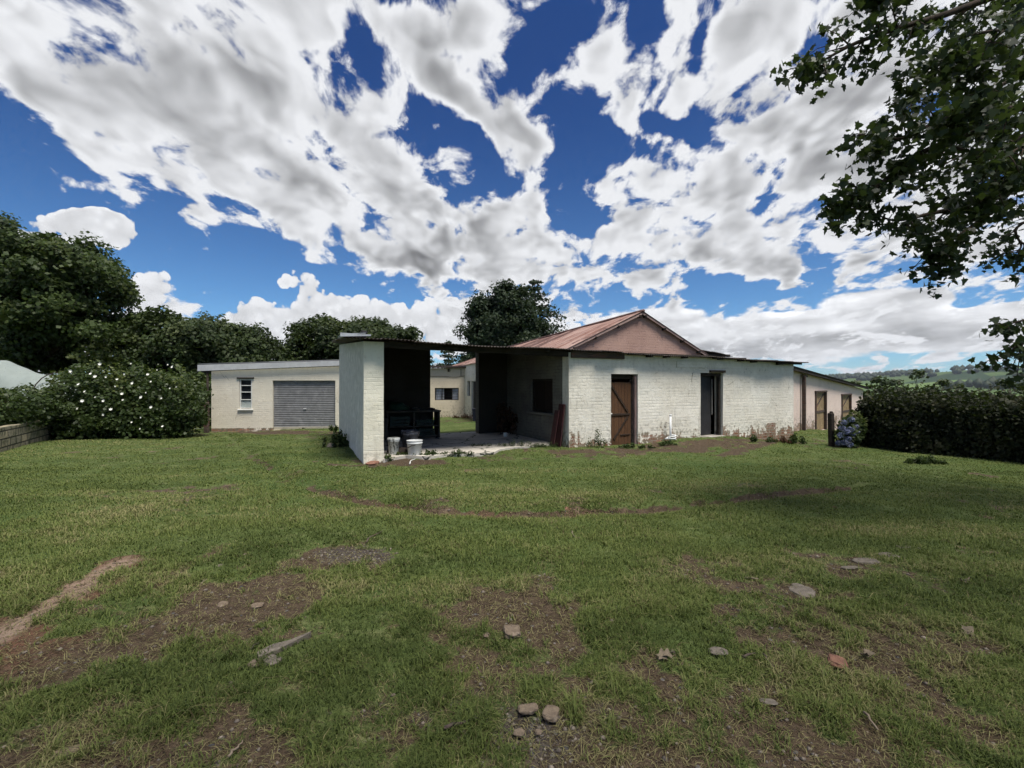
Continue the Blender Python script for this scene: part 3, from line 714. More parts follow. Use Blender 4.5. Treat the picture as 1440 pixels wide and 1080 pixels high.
win = fr.build('window', [M_TIMBER], shed)
for tt in (t0+.355, t1-.355): obox(sh_ := MB(), bp(SB+.13, tt), 1.285, (.035, .535, .79), TH, bev=.004); sh_.build('shutter', [M_SHUT], win)
obox(sl_ := MB(), bp(SB-.03, (t0+t1)/2), .80, (.14, 1.42, .06), TH, bev=.01); sl_.build('sill', [M_DIM], win)
D1, D2 = (6.08, 6.95), (9.22, 10.12); LF = 13.34-SB
mb = MB(); wall(mb, bp(SB, 0), bp(13.34, 0), .30, -.8, 0, 0, [(D1[0]-SB, D1[1]-SB, -.02, 1.86), (D2[0]-SB, D2[1]-SB, .09, 1.92)], mo=0, mi_=1, mr=0, jit=.010, top=lambda s: rz(SB+s)-.055)
mb.build('front_wall', [M_WHITE, M_NEARBLACK], shed)
mb = MB(); wall(mb, bp(13.34, .30), bp(13.34, 5.0), .28, -.9, rz(13.34)-.06, rz(13.34, 5)-.06, mi_=1); mb.build('side_wall', [M_WHITE, M_NEARBLACK], shed)
mb = MB(); wall(mb, bp(SB+.31, 1.95), bp(6.05, 1.95), .05, -.9, 2.4, 2.4, mi_=0); mb.build('inner_wall', [M_NEARBLACK, M_NEARBLACK], shed)
# roofs
def proof(s, t): return qv(bp(s, t), rz(s, t))
corrugated('roof', proof(-.36, -.30), proof(5.0, -.26), proof(5.0, 4.1), proof(-.36, 4.1), M_DARKROOF, shed, sag=([0, 1.3, 2.6, 4, 5.2], [0, -.012, -.02, -.008, .008]), rag=.05)
corrugated('roof', proof(4.93, -.24), proof(13.58, -.30), proof(13.58, 1.92), proof(4.93, 1.92), M_DARKROOF, shed, sag=([0, 2, 4.5, 8.6], [.012, -.005, .02, .0]), rag=.09, nb=9)
corrugated('roof', proof(-.22, 4.0), proof(2.3, 4.0), proof(2.3, 6.5), proof(-.22, 6.5), M_DARKROOF, shed, nb=6, sag=([0, 3], [.012, .012]))
corrugated('roof', proof(11.5, 1.8), proof(13.58, 1.8), proof(13.58, 5.3), proof(11.5, 5.3), M_DARKROOF, shed, nb=6, sag=([0, 3], [.014, .014]))
# timber: porch beam, rafters, fascia
mb = MB(); pts = [bp(s, .06) for s in np.linspace(.02, SB+.05, 9)]
for a, b in zip(pts[:-1], pts[1:]):
    mid = (a+b)/2; s_ = (mid-A0) @ U; obox(mb, mid, rz(s_)-.10, (np.linalg.norm(b-a)+.004, .10, .125), TH)
mb.build('porch_beam', [M_TIMBER], shed)
for s in (1.0, 2.1, 3.2, 4.2):
    mb = MB(); mb.tube([qv(bp(s, -.1), rz(s, -.1)-.055), qv(bp(s, 3.9), rz(s, 3.9)-.055)], .042, 6); mb.build('rafter', [M_TIMBER], shed)
for s in (6.9+.35, 7.85, 8.5, 9.9, 10.75, 11.3, 12.5):
    obox(mb := MB(), bp(s, -.06), rz(s, 0)-.085, (.075, .30, .095), TH, bev=.006); mb.build('rafter_end', [M_TIMBER], shed)
obox(mb := MB(), bp(5.66, -.04), 2.325, (1.62, .055, .17), TH+.0, bev=.012); o = mb.build('fascia_board', [M_GREYWOOD], shed)
mb = MB()
for k, (s, ln) in enumerate(((7.28, 1.6), (8.8, 1.43), (10.2, 1.36), (11.6, 1.42), (12.9, 1.16))): obox(mb, bp(s, -.16-.01*(k % 2)), rz(s, -.2)-.048-.008*(k % 3), (ln, .05, .06), TH)
mb.build('batten', [M_TIMBER], shed)
# shallow plastered lintel band over the open doorway
mb = MB(); wall(mb, bp(8.30, -.022), bp(10.22, -.022), .018, 2.06, 2.235, 2.225, jit=.004); mb.build('lintel', [M_WHITE, M_WHITE], shed)
obox(mb := MB(), bp(9.86, -.035), 1.965, (.62, .06, .07), TH, bev=.01); mb.build('lintel_timber', [M_TIMBER], shed)
# brown plank door with ledges and braces
dt = .13; c0 = (D1[0]+D1[1])/2
dw = .72; dc = D1[0]+.02+dw/2
obox(mb := MB(), bp(dc, dt+.02), .82, (dw, .04, 1.66), TH, bev=.004); door = mb.build('door', [M_DOOR], shed); door['label'] = 'brown plank door with dark diagonal braces'
mb = MB()
def bar(mb, s0, z0, s1, z1, w, t):
    L = math.hypot(s1-s0, z1-z0); an = math.atan2(z1-z0, s1-s0)
    obox(mb, bp((s0+s1)/2, t), (z0+z1)/2, (L, .022, w), TH, bev=.004, tilt=Matrix.Rotation(-an, 3, 'Y'))
for (a, b, c_, e) in ((-.30, 1.58, .26, .86), (-.32, .80, .32, .80), (.26, .74, -.20, .16), (-.0, .26, .32, .27)): bar(mb, dc+a, b, dc+c_, e, .055 if a != -.0 else .03, dt-.012)
mb.build('brace', [M_DOORBAR], door)
obox(mb := MB(), bp(dc-.29, dt-.02), .83, (.05, .03, .035), TH, bev=.006); mb.build('latch', [M_WHITEP], door)
mb = MB(); obox(mb, bp(D1[1]-.105, dt+.05), .90, (.06, .09, 1.82), TH, bev=.008); obox(mb, bp(c0-.03, dt+.03), 1.785, (.78, .09, .12), TH, bev=.008)
mb.build('door_frame', [M_TIMBER], shed); obox(mb := MB(), bp(D1[1]-.045, .10), .90, (.07, .14, 1.86), TH, bev=.01); mb.build('door_jamb', [M_JAMB], shed)
# the open doorway: grey door pushed inwards
mb = MB()
for s in (D2[0]+.04, D2[1]-.05): obox(mb, bp(s, .12), 1.0, (.08, .10, 1.84), TH, bev=.008)
obox(mb, bp((D2[0]+D2[1])/2, .12), 1.875, (.74, .10, .08), TH, bev=.008); mb.build('door_frame', [M_TIMBER], shed)
obox(mb := MB(), bp(9.60, .24), .98, (.66, .035, 1.74), TH+R(7), bev=.004); d2 = mb.build('door', [M_GDOOR], shed); d2['label'] = 'dark grey door standing open inside its frame'
obox(mb := MB(), bp(9.93, .235), 1.22, (.03, .03, 1.05), TH, bev=.003); mb.build('edge_strip', [plain('dim_strip', (.20, .19, .175), (.14, .135, .125), .8, 6)], d2)
obox(mb := MB(), bp((D2[0]+D2[1])/2, .10), .045, (.94, .36, .10), TH, bev=.02); mb.build('threshold', [M_CONC], shed)
# metal flashing and vent on the far corner of the porch roof
mb = MB(); p_ = bp(-.22, .10); mb.box((p_[0], p_[1], rz(-.1, .1)+.045), (.46, .80, .012), TH, tilt=Matrix.Rotation(R(-5), 3, 'Y')); a_, b_ = bp(-.46, -.33), bp(.10, -.33); mb.add([qv(a_, rz(-.3)-.02), qv(b_, rz(.1)+.02), qv(b_, rz(.1)+.05), qv(bp(-.1, -.33), rz(0)+.045), qv(a_, rz(-.3)+.055)], [(0,1,2,3,4)]); mb.build('flashing', [plain('bare_zinc', (.50, .51, .54), (.38, .39, .42), .45, 4, .3)], shed)
mb = MB(); p_ = bp(.12, .9); mb.lathe((p_[0], p_[1], rz(.1, .9)-.02), [(.05, 0), (.05, .12), (.075, .13), (.075, .19), (.04, .22), (.0, .225)], 14); mb.build('vent_pipe', [M_DARK], shed)
# floor slab of the porch: broken edge, cracked concrete
def slab_mat(g):
    p = g.n('TexCoord').outputs['Object']; n = g.noise(p, 1.4, 5, .65); n2 = g.noise(p, 16, 4, .6)
    w = g.v('ADD', p, g.v('MULTIPLY', g.v('SUBTRACT', g.noise(p, 2.5, 4, .65, col=True), (.5, .5, .5)), (.5, .5, 0)))
    ck = g.ss(g.voro(w, .85, 'DISTANCE_TO_EDGE'), .022, .006)
    col = g.mix(g.ss(n, .3, .7), (.54, .50, .44), (.42, .39, .34)); col = g.mix(g.ss(n2, .5, .75, 0, .5), col, (.22, .20, .165)); col = g.mix(ck, col, (.035, .04, .025))
    return {'Base Color': col, 'Roughness': .93, 'Specular IOR Level': .2, 'Normal': g.bump(g.m('SUBTRACT', n2, ck), .6, .012)}
edge = [(.38, -.02), (.9, .22), (1.3, -.06), (1.8, .05), (2.3, -.22), (2.75, -.12), (3.1, .25), (3.5, .42), (3.9, .40), (4.3, .5), (4.78, .42)]
mb = MB(); n = len(edge)
top = [qv(bp(s, t+.05*math.sin(s*9)), .075) for s, t in edge]+[qv(bp(s, DT+.55), .075) for s, t in edge[::-1]]
mb.add(top+[(x, y, -.3) for x, y, z in top], [tuple(range(2*n))]+[(i, i+2*n, (i+1) % (2*n)+2*n, (i+1) % (2*n)) for i in range(2*n)])
tag(mb.build('pavement', [material('cracked_concrete', slab_mat)]), kind='structure')

# ================================================================== gabled barn behind the lean-to
GT = 2.0; g0, g1, gr_ = 6.10, 11.42, 8.77
VB = np.array([-math.sin(R(21.5)), math.cos(R(21.5))])
def gp(s, t): return bp(s, GT)+t*VB
barn = empty('barn', (*bp(gr_, GT), 0), 'brick barn with a pink painted gable and a rusty red corrugated roof', 'barn')
mb = MB(); HG = 3.86; HE = 2.66
wall(mb, bp(g0, GT), bp(g1, GT), .25, -.6, HE, HE, step=.22, mi_=1, top=lambda s: HE+(HG-HE)*(1-abs(s-(gr_-g0))/(gr_-g0 if s < gr_-g0 else g1-gr_)))
mb.build('gable_wall', [M_PINK, M_NEARBLACK], barn)
LB = 14.2
VR = VB; VB = np.array([-math.sin(R(23)), math.cos(R(23))])
mb = MB(); p0, p1 = gp(g0, LB), gp(g0, .26); Lw = np.linalg.norm(p1-p0)
def tl(t): return Lw-(t-.26)
wall(mb, p0, p1, .25, -.7, 2.55, 2.60, [(tl(9.45), tl(8.62), .0, 1.74), (tl(10.12), tl(9.66), 1.0, 1.76)], mi_=1)
mb.build('side_wall', [M_WHITE, M_NEARBLACK], barn)
q_ = gp(g0+.12, 9.03); obox(mb := MB(), q_, .86, (.05, .80, 1.70), R(23), bev=.005); d_ = mb.build('door', [M_GDOOR], barn)
obox(mb := MB(), gp(g0+.06, 8.75), .95, (.04, .035, .9), R(23)); mb.build('door_bar', [M_FASCIA], d_)
obox(mb := MB(), gp(g0+.12, 9.89), 1.38, (.04, .42, .74), R(23)); wn_ = mb.build('window', [M_TIMBER], barn)
obox(mb := MB(), gp(g0+.09, 9.89), 1.38, (.012, .34, .66), R(23)); mb.build('pane', [M_GLASS], wn_)
mb = MB(); wall(mb, bp(g1+.0, GT+.26), bp(g1, GT+12), .25, -.9, HE-.06, HE-.06, mi_=1); mb.build('side_wall', [M_PINK, M_NEARBLACK], barn)
VB = VR
def rl(k, t):                                           # left slope: k=0 ridge .. 1 eave
    s = gr_+(g0-.34-gr_)*k; z = HG+.05+(HE-HG)*(gr_-s)/(gr_-g0)-.30*(1-k)*max(t, 0)/LB; return qv(gp(s, t), z)
def rr(k, t):
    s = gr_+(g1+.22-gr_)*k; z = HG+.05+(HE-HG)*(s-gr_)/(g1-gr_)-.30*(1-k)*max(t, 0)/LB; return qv(gp(s, t), z)
corrugated('roof', rl(0, LB), rl(0, -.14), rl(1, -.14), rl(1, LB), M_RUST, barn, nb=10)
corrugated('roof', rr(0, -.14), rr(0, LB), rr(1, LB), rr(1, -.14), M_RUST, barn, nb=10)
mb = MB(); mb.tube([Vector(rl(0, t))+Vector((0, 0, .02)) for t in (-.15, LB/2, LB)], .055, 8); mb.build('ridge_cap', [M_RUST], barn)
for f_, sg in ((rl, 1), (rr, -1)):
    mb = MB(); a, b = Vector(f_(0.0, -.085)), Vector(f_(1, -.085)); dn = Vector((0, 0, -.085)); b_ = V*-.03
    off = Vector((-V[0]*.03, -V[1]*.03, 0)); vs = [a+Vector((0, 0, -.02)), b+Vector((0, 0, -.02)), b+dn, a+dn]; vs += [q+off for q in vs]
    mb.add(vs, [(0,1,2,3), (4,7,6,5), (0,4,5,1), (1,5,6,2), (2,6,7,3), (3,7,4,0)]); mb.build('barge_board', [plain('pinkish_barge', (.42, .30, .26), (.30, .21, .185), .85, 5)], barn)
    for k in (.04, .32, .60, .86):
        q_ = Vector(f_(k, -.06)); obox(mb := MB(), (q_.x, q_.y), q_.z-.10, (.065, .16, .075), TH, bev=.005); mb.build('purlin_end', [M_TIMBER], barn)
corrugated('side_roof', qv(bp(11.3, 2.0), 2.80), qv(bp(13.0, 2.0), 2.60), qv(bp(13.0, 9), 2.60), qv(bp(11.3, 9), 2.80), M_DARKROOF, barn, nb=6)
mb = MB(); obox(mb, bp(12.15, 2.1), 2.62, (1.6, .05, .09), TH); mb.build('eave_beam', [M_TIMBER], barn)

# ================================================================== cream garage
ga, gb = np.array([-11.76, 17.8]), np.array([-5.6, 18.55]); gd = (gb-ga)/np.linalg.norm(gb-ga); gn = np.array([-gd[1], gd[0]]); gang = math.atan2(gd[1], gd[0]); GL = np.linalg.norm(gb-ga)
def gq(s, t): return ga+gd*s+gn*t
gar = empty('garage', (*gq(3, 0), -.25), 'cream painted garage with a grey roller door and a pale fascia', 'garage')
def gs(px):                                             # where a sight line meets the facade
    r = (px-CX)/F; return (r*ga[1]-ga[0])/(gd[0]-r*gd[1])
ws0, ws1, rs0, rs1 = gs(336.5), gs(354.5), gs(383.5), gs(471.5)
mb = MB(); wall(mb, gq(0, 0), gq(GL, 0), .25, -.8, 2.10, 2.38, [(ws0, ws1, .62, 1.80), (rs0, rs1, -.23, 1.74)], mi_=1, jit=.006)
wall(mb, gq(0, 6), gq(0, .26), .25, -.9, 2.25, 2.10, mi_=1); wall(mb, gq(GL, .26), gq(GL, 6), .25, -.9, 2.3, 2.4, mi_=1); mb.build('wall', [M_CREAM, M_NEARBLACK], gar)
# roller door of curved slats
nz = 27*6; zz = np.linspace(-.22, 1.735, nz+1); mb = MB(); vs = []; per = 1.955/27
for z in zz:
    o_ = .10-.012*abs(math.sin(math.pi*(z+.22)/per)); 
    for s in (rs0-.02, rs1+.02): q_ = gq(s, o_); vs.append((q_[0], q_[1], z))
mb.add(vs, [(2*i, 2*i+1, 2*i+3, 2*i+2) for i in range(nz)]); rd = mb.build('roller_door', [M_ROLL], gar)
obox(mb := MB(), gq((rs0+rs1)/2, .075), -.185, (rs1-rs0-.02, .03, .13), gang, bev=.006); mb.build('bottom_rail', [plain('pale_rail', (.40, .36, .28), (.32, .29, .23), .6, 4)], rd)
obox(mb := MB(), gq((rs0+rs1)/2-.05, .045), -.175, (.10, .03, .05), gang, bev=.01); mb.build('handle', [M_DARK], rd)
obox(mb := MB(), gq((rs0+rs1)/2, .07), .60, (.12, .03, .03), gang, bev=.008); mb.build('handle', [M_FASCIA], rd)
mb = MB(); wc = (ws0+ws1)/2; ww = ws1-ws0
for s in (ws0+.03, ws1-.03): obox(mb, gq(s, .05), 1.21, (.036, .06, 1.18), gang, bev=.005)
for z in (.65, .98, 1.28, 1.54, 1.77): obox(mb, gq(wc, .05), z, (ww-.10, .05, .028 if z < 1.7 else .036), gang, bev=.004)
wn_ = mb.build('window', [M_WHITEP], gar)
obox(mb := MB(), gq(wc, .075), 1.39, (ww-.11, .01, .76), gang); mb.build('pane', [M_GLASS], wn_)
obox(mb := MB(), gq(wc, .07), .815, (ww-.11, .012, .28), gang); o = mb.build('pane', [plain('frosted_pane', (.40, .44, .42), (.33, .37, .35), .3, 5)], wn_); o['label'] = 'pale frosted bottom pane'
obox(mb := MB(), gq(wc, -.02), 1.835, (ww+.16, .07, .05), gang, bev=.008); mb.build('drip_ledge', [M_TIMBER], wn_)
obox(mb := MB(), gq(wc, -.02), .585, (ww+.10, .09, .05), gang, bev=.01); mb.build('sill', [M_WHITEP], wn_)
zl, zr = 2.34, 2.60
mb = MB(); a, b = gq(-.42, -.16), gq(GL+.3, -.16)
vs = [qv(a, zl-.24), qv(b, zr-.19), qv(b, zr), qv(a, zl)]; nn_ = gn*.03; vs += [(x+nn_[0], y+nn_[1], z) for x, y, z in vs]
mb.add(vs, [(0,1,2,3), (4,7,6,5), (0,4,5,1), (1,5,6,2), (2,6,7,3), (3,7,4,0)]); mb.build('fascia', [M_FASCIA], gar)
a, b, c_, d_ = gq(-.44, -.10), gq(GL+.3, -.10), gq(GL+.3, 6.3), gq(-.44, 6.3)
corrugated('roof', qv(a, zl+.03), qv(d_, zl+.12), qv(c_, zr+.12), qv(b, zr+.03), M_GREYROOF, gar, nb=6)
mb = MB(); mb.tube([qv(gq(-.10, -.07), -.35), qv(gq(-.10, -.07), 2.12)], .04, 8); mb.tube([qv(gq(-.10, -.07), 2.05), qv(gq(-.30, -.09), 2.14)], .035, 8); mb.build('downpipe', [M_TIMBER], gar)

# ================================================================== farmhouse across the yard
fa, fb = np.array([-8.2, 22.9]), np.array([-2.32, 23.2]); fd = (fb-fa)/np.linalg.norm(fb-fa); fn = np.array([-fd[1], fd[0]]); fang = math.atan2(fd[1], fd[0]); FL = np.linalg.norm(fb-fa)
def fq(s, t): return fa+fd*s+fn*t
def fs_(px): r = (px-CX)/F; return (r*fa[1]-fa[0])/(fd[0]-r*fd[1])
farm = empty('cottage', (*fq(4, 0), -.1), 'low cream cottage across the yard with a curtained window', 'cottage')
s0, s1 = fs_(611.5), fs_(645)
mb = MB(); wall(mb, fq(0, 0), fq(FL-.01, 0), .24, -.6, 2.40, 2.40, [(s0, s1, .78, 1.40)], mi_=1); mb.build('wall', [M_FARM, M_NEARBLACK], farm)
mb = MB(); sc_ = (s0+s1)/2; sw = s1-s0
for s in (s0+.02, sc_-.2*sw, sc_+.22*sw, s1-.02): obox(mb, fq(s, .05), 1.09, (.035, .05, .62), fang)
for z in (.80, .95, 1.09, 1.23, 1.385): obox(mb, fq(sc_, .05), z, (sw-.04, .035, .03 if z in (.80, 1.385) else .012), fang)
wn_ = mb.build('window', [M_DARK], farm)
for (a_, b_) in ((s0+.04, sc_-.12*sw), (sc_+.22*sw, s1-.04)):
    mb = MB(); n = 26; vs = []
    for i in range(n+1):
        s = a_+(b_-a_)*i/n; q_ = fq(s, .13+.022*math.sin(i*1.9)+.01*math.sin(i*.7)); vs += [qv(q_, .80), qv(q_, 1.39)]
    mb.add(vs, [(2*i, 2*i+2, 2*i+3, 2*i+1) for i in range(n)], smooth=True); mb.build('curtain', [plain('pale_curtain', (.60, .62, .68), (.50, .52, .60), .9, 5)], wn_)
obox(mb := MB(), fq(sc_, .35), 1.09, (sw+.6, .02, 1.0), fang); mb.build('dark_room', [M_DARK], wn_)
mb = MB(); vs = [qv(fq(-.2, -.22), 2.42), qv(fq(FL+.1, -.22), 2.42), qv(fq(FL+.1, 4), 2.62), qv(fq(-.2, 4), 2.62)]; vs += [(x, y, z+.07) for x, y, z in vs]
mb.add(vs, [(3,2,1,0), (4,5,6,7), (0,1,5,4), (1,2,6,5), (2,3,7,6), (3,0,4,7)]); mb.build('roof', [M_TIMBER], farm)
mb = MB(); mb.tube([qv(fq(s, -.03), 2.0-.035*math.sin((s-s0)*2.2)-.02*math.sin(s*5)) for s in np.linspace(1.2, FL-.1, 26)], .011, 5); mb.tube([qv(fq(FL-.28, -.03), 2.36), qv(fq(FL-.28, -.03), 1.98)], .014, 5); mb.build('cable', [M_TIMBER], farm)
obox(mb := MB(), fq(fs_(631), -.08), 2.30, (.10, .16, .16), fang, bev=.02); mb.build('rafter_end', [M_TIMBER], farm)

# ================================================================== pale pink shed on the right
pa = np.array([14.2, 21.0]); pd = np.array([3.77, 3.5]); pd = pd/np.linalg.norm(pd); pn_ = np.array([-pd[1], pd[0]]); pang = math.atan2(pd[1], pd[0])
def pq(s, t): return pa+pd*s+pn_*t
def ps_(px): r = (px-CX)/F; return (r*pa[1]-pa[0])/(pd[0]-r*pd[1])
pk = empty('storage_shed', (*pq(0, 0), -.6), 'pale pink shed with two weathered doors under a sloping dark roof', 'shed')
e0, e1, e2, e3 = ps_(1146), ps_(1161), ps_(1183), ps_(1196); P0 = -5.0; P1 = 9.5
def pzt(s): return 2.05-.062*(s+2.5)
mb = MB(); wall(mb, pq(P0, 0), pq(P1, 0), .25, -1.9, pzt(P0), pzt(P1), [(e0-P0, e1-P0, -.56, 1.24), (e2-P0, e3-P0, -.72, 1.02)], mi_=1); wall(mb, pq(P1, .26), pq(P1, 5), .25, -2, pzt(P1), pzt(P1)+.1, mi_=1)
mb.build('wall', [M_PINKW, M_NEARBLACK], pk)
M_PDOOR = planks('peeling_yellow_boards', (.40, .30, .17), (.20, .12, .065), .13)
for (x0, x1, zb_, zt_) in ((e0, e1, -.56, 1.24), (e2, e3, -.72, 1.02)):
    w = x1-x0; c_ = (x0+x1)/2
    obox(mb := MB(), pq(c_, .08), (zb_+zt_)/2, (w-.10, .04, zt_-zb_-.06), pang); d_ = mb.build('door', [M_PDOOR], pk)
    mb = MB(); obox(mb, pq(c_, .045), (zb_+zt_)/2-.02, (w-.14, .025, .10), pang)
    L = math.hypot(w-.2, .75); mb.box((*pq(c_, .045), (zb_+zt_)/2+.45), (L, .022, .07), pang, tilt=Matrix.Rotation(-math.atan2(.75, w-.2), 3, 'Y')); mb.build('brace', [M_GREYWOOD], d_)
    mb = MB()
    for s in (x0+.03, x1-.03): obox(mb, pq(s, .0), (zb_+zt_)/2, (.07, .12, zt_-zb_), pang)
    obox(mb, pq(c_, .0), zt_+.02, (w+.12, .13, .07), pang); mb.build('door_frame', [M_GREYWOOD], pk)
obox(mb := MB(), pq(e2+.35*(e3-e2), .06), -.45, (.3, .03, .5), pang); mb.build('kick_board', [M_TIMBER], pk)
a, b = pq(P0-.2, -.28), pq(P1+.3, -.28); c_, d_ = pq(P1+.3, 5), pq(P0-.2, 5)
corrugated('roof', qv(a, pzt(P0)+.10), qv(d_, pzt(P0)+.6), qv(c_, pzt(P1)+.6), qv(b, pzt(P1)+.10), M_DARKROOF, pk, nb=8)
mb = MB(); a, b = pq(P0-.2, -.24), pq(P1+.3, -.24); vs = [qv(a, pzt(P0)-.04), qv(b, pzt(P1)-.04), qv(b, pzt(P1)+.075), qv(a, pzt(P0)+.075)]; vs += [(x+pn_[0]*.04, y+pn_[1]*.04, z) for x, y, z in vs]
mb.add(vs, [(0,1,2,3), (4,7,6,5), (0,4,5,1), (1,5,6,2), (2,6,7,3), (3,7,4,0)]); mb.build('fascia', [M_TIMBER], pk)
s = ps_(1126); obox(mb := MB(), pq(s, -.12), .75, (.13, .13, 2.5), pang, bev=.01); mb.box((*pq(s+.15, -.12), 1.93), (.45, .10, .09), pang); mb.build('post', [M_GREYWOOD], pk)
# ------------------------------------------------------------------ leaves, trees and shrubs
def rnd_unit(n):
    v = rng.normal(size=(n, 3)); return v/np.linalg.norm(v, axis=1, keepdims=True)
LEAF_SHAPES = {
    'diamond': [(0, 0), (.42, .45), (0, 1), (-.42, .45)],
    'oval': [(0, 0), (.34, .25), (.36, .62), (0, 1), (-.36, .62), (-.34, .25)],
    'blade': [(-.09, 0), (.09, 0), (.06, .55), (0, 1), (-.06, .55)],
    'maple': [(0, 0), (.12, .10), (.48, .06), (.40, .30), (.60, .52), (.30, .56), (.22, .80), (0, 1.05), (-.22, .80), (-.30, .56), (-.60, .52), (-.40, .30), (-.48, .06), (-.12, .10)],
}
def leaf_mesh(name, pts, size, shape='diamond', up=.35, out=None, outw=.5, droop=0.0, fold=.0, tint=None, jitter=.35):
    """one mesh of separate leaves; pts (n,3), size scalar; leaf planes lean towards 'out' (n,3) and up"""
    n = len(pts); nrm = rnd_unit(n); nrm[:, 2] += up
    if out is not None: nrm += out*outw
    nrm /= np.linalg.norm(nrm, axis=1, keepdims=True)
    r = rnd_unit(n); r[:, 2] -= droop; a = r-nrm*(r*nrm).sum(1, keepdims=True); a /= np.linalg.norm(a, axis=1, keepdims=True); b = np.cross(nrm, a)
    sz = size*(1-jitter+2*jitter*rng.random(n)); sh = np.array(LEAF_SHAPES[shape]); k = len(sh)
    P = pts[:, None, :]+(b[:, None, :]*sh[None, :, 0, None]+a[:, None, :]*(sh[None, :, 1, None]-.4))*sz[:, None, None]
    if fold: P = P-nrm[:, None, :]*(np.abs(sh[None, :, 0, None])*fold*sz[:, None, None])
    v = P.reshape(-1, 3); me = np_mesh(name, v, np.arange(n*k), np.full(n, k))
    fattr(me, 'tint', rng.random(n) if tint is None else np.clip(tint+.35*(rng.random(n)-.5), 0, 1)); return me
def join_np(name, meshes):
    V_, L_, C_, T_ = [], [], [], []; o = 0
    for me in meshes:
        v = np.empty(len(me.vertices)*3, 'f'); me.vertices.foreach_get('co', v); l = np.empty(len(me.loops), 'i'); me.loops.foreach_get('vertex_index', l)
        c_ = np.empty(len(me.polygons), 'i'); me.polygons.foreach_get('loop_total', c_); t = np.empty(len(me.polygons), 'f'); me.attributes['tint'].data.foreach_get('value', t)
        V_.append(v.reshape(-1, 3)); L_.append(l+o); C_.append(c_); T_.append(t); o += len(v)//3; bpy.data.meshes.remove(me)
    me = np_mesh(name, np.concatenate(V_), np.concatenate(L_), np.concatenate(C_)); fattr(me, 'tint', np.concatenate(T_)); return me
M_BARK = plain('bark', (.060, .045, .034), (.032, .025, .020), .95, 5, 0, .9, .1, (1, 1, .3))
M_TREE = veg_mat('broad_leaves', (.019, .033, .009), (.048, .072, .018), (.10, .12, .034), .25, .55, .25)
M_TREE2 = veg_mat('dark_leaves', (.016, .027, .010), (.036, .054, .016), (.068, .085, .027), .22, .6, .25)
M_CONI = veg_mat('conifer_needles', (.012, .024, .013), (.026, .042, .020), (.046, .062, .028), .15, .65, .3)
M_HEDGE = veg_mat('hedge_leaves', (.011, .016, .007), (.024, .028, .011), (.058, .052, .020), .2, .65, .8)
M_SHRUB = veg_mat('shrub_leaves', (.018, .031, .009), (.040, .062, .017), (.11, .13, .032), .3, .5, .7)
M_WEED = veg_mat('weed_leaves', (.022, .036, .011), (.042, .064, .018), (.10, .11, .035), .3, .6, 2.0)
M_PLANE = veg_mat('lobed_leaves', (.014, .024, .010), (.028, .044, .017), (.060, .078, .028), .25, .5, .5, .3)
M_DEAD = veg_mat('dead_leaves', (.050, .022, .014), (.085, .038, .022), (.12, .07, .04), .2, .8, 2.0)
def limb_path(p, q, wob, n=6):
    p, q = Vector(p), Vector(q); L = (q-p).length; o = []
    for i in range(n+1):
        t = i/n; c_ = p.lerp(q, t); k = wob*L*math.sin(math.pi*t)
        o.append(c_+Vector((mnoise.noise(c_*1.3+Vector((3, 0, 0))), mnoise.noise(c_*1.3+Vector((0, 7, 0))), mnoise.noise(c_*1.3+Vector((0, 0, 5)))+.25))*k)
    return o
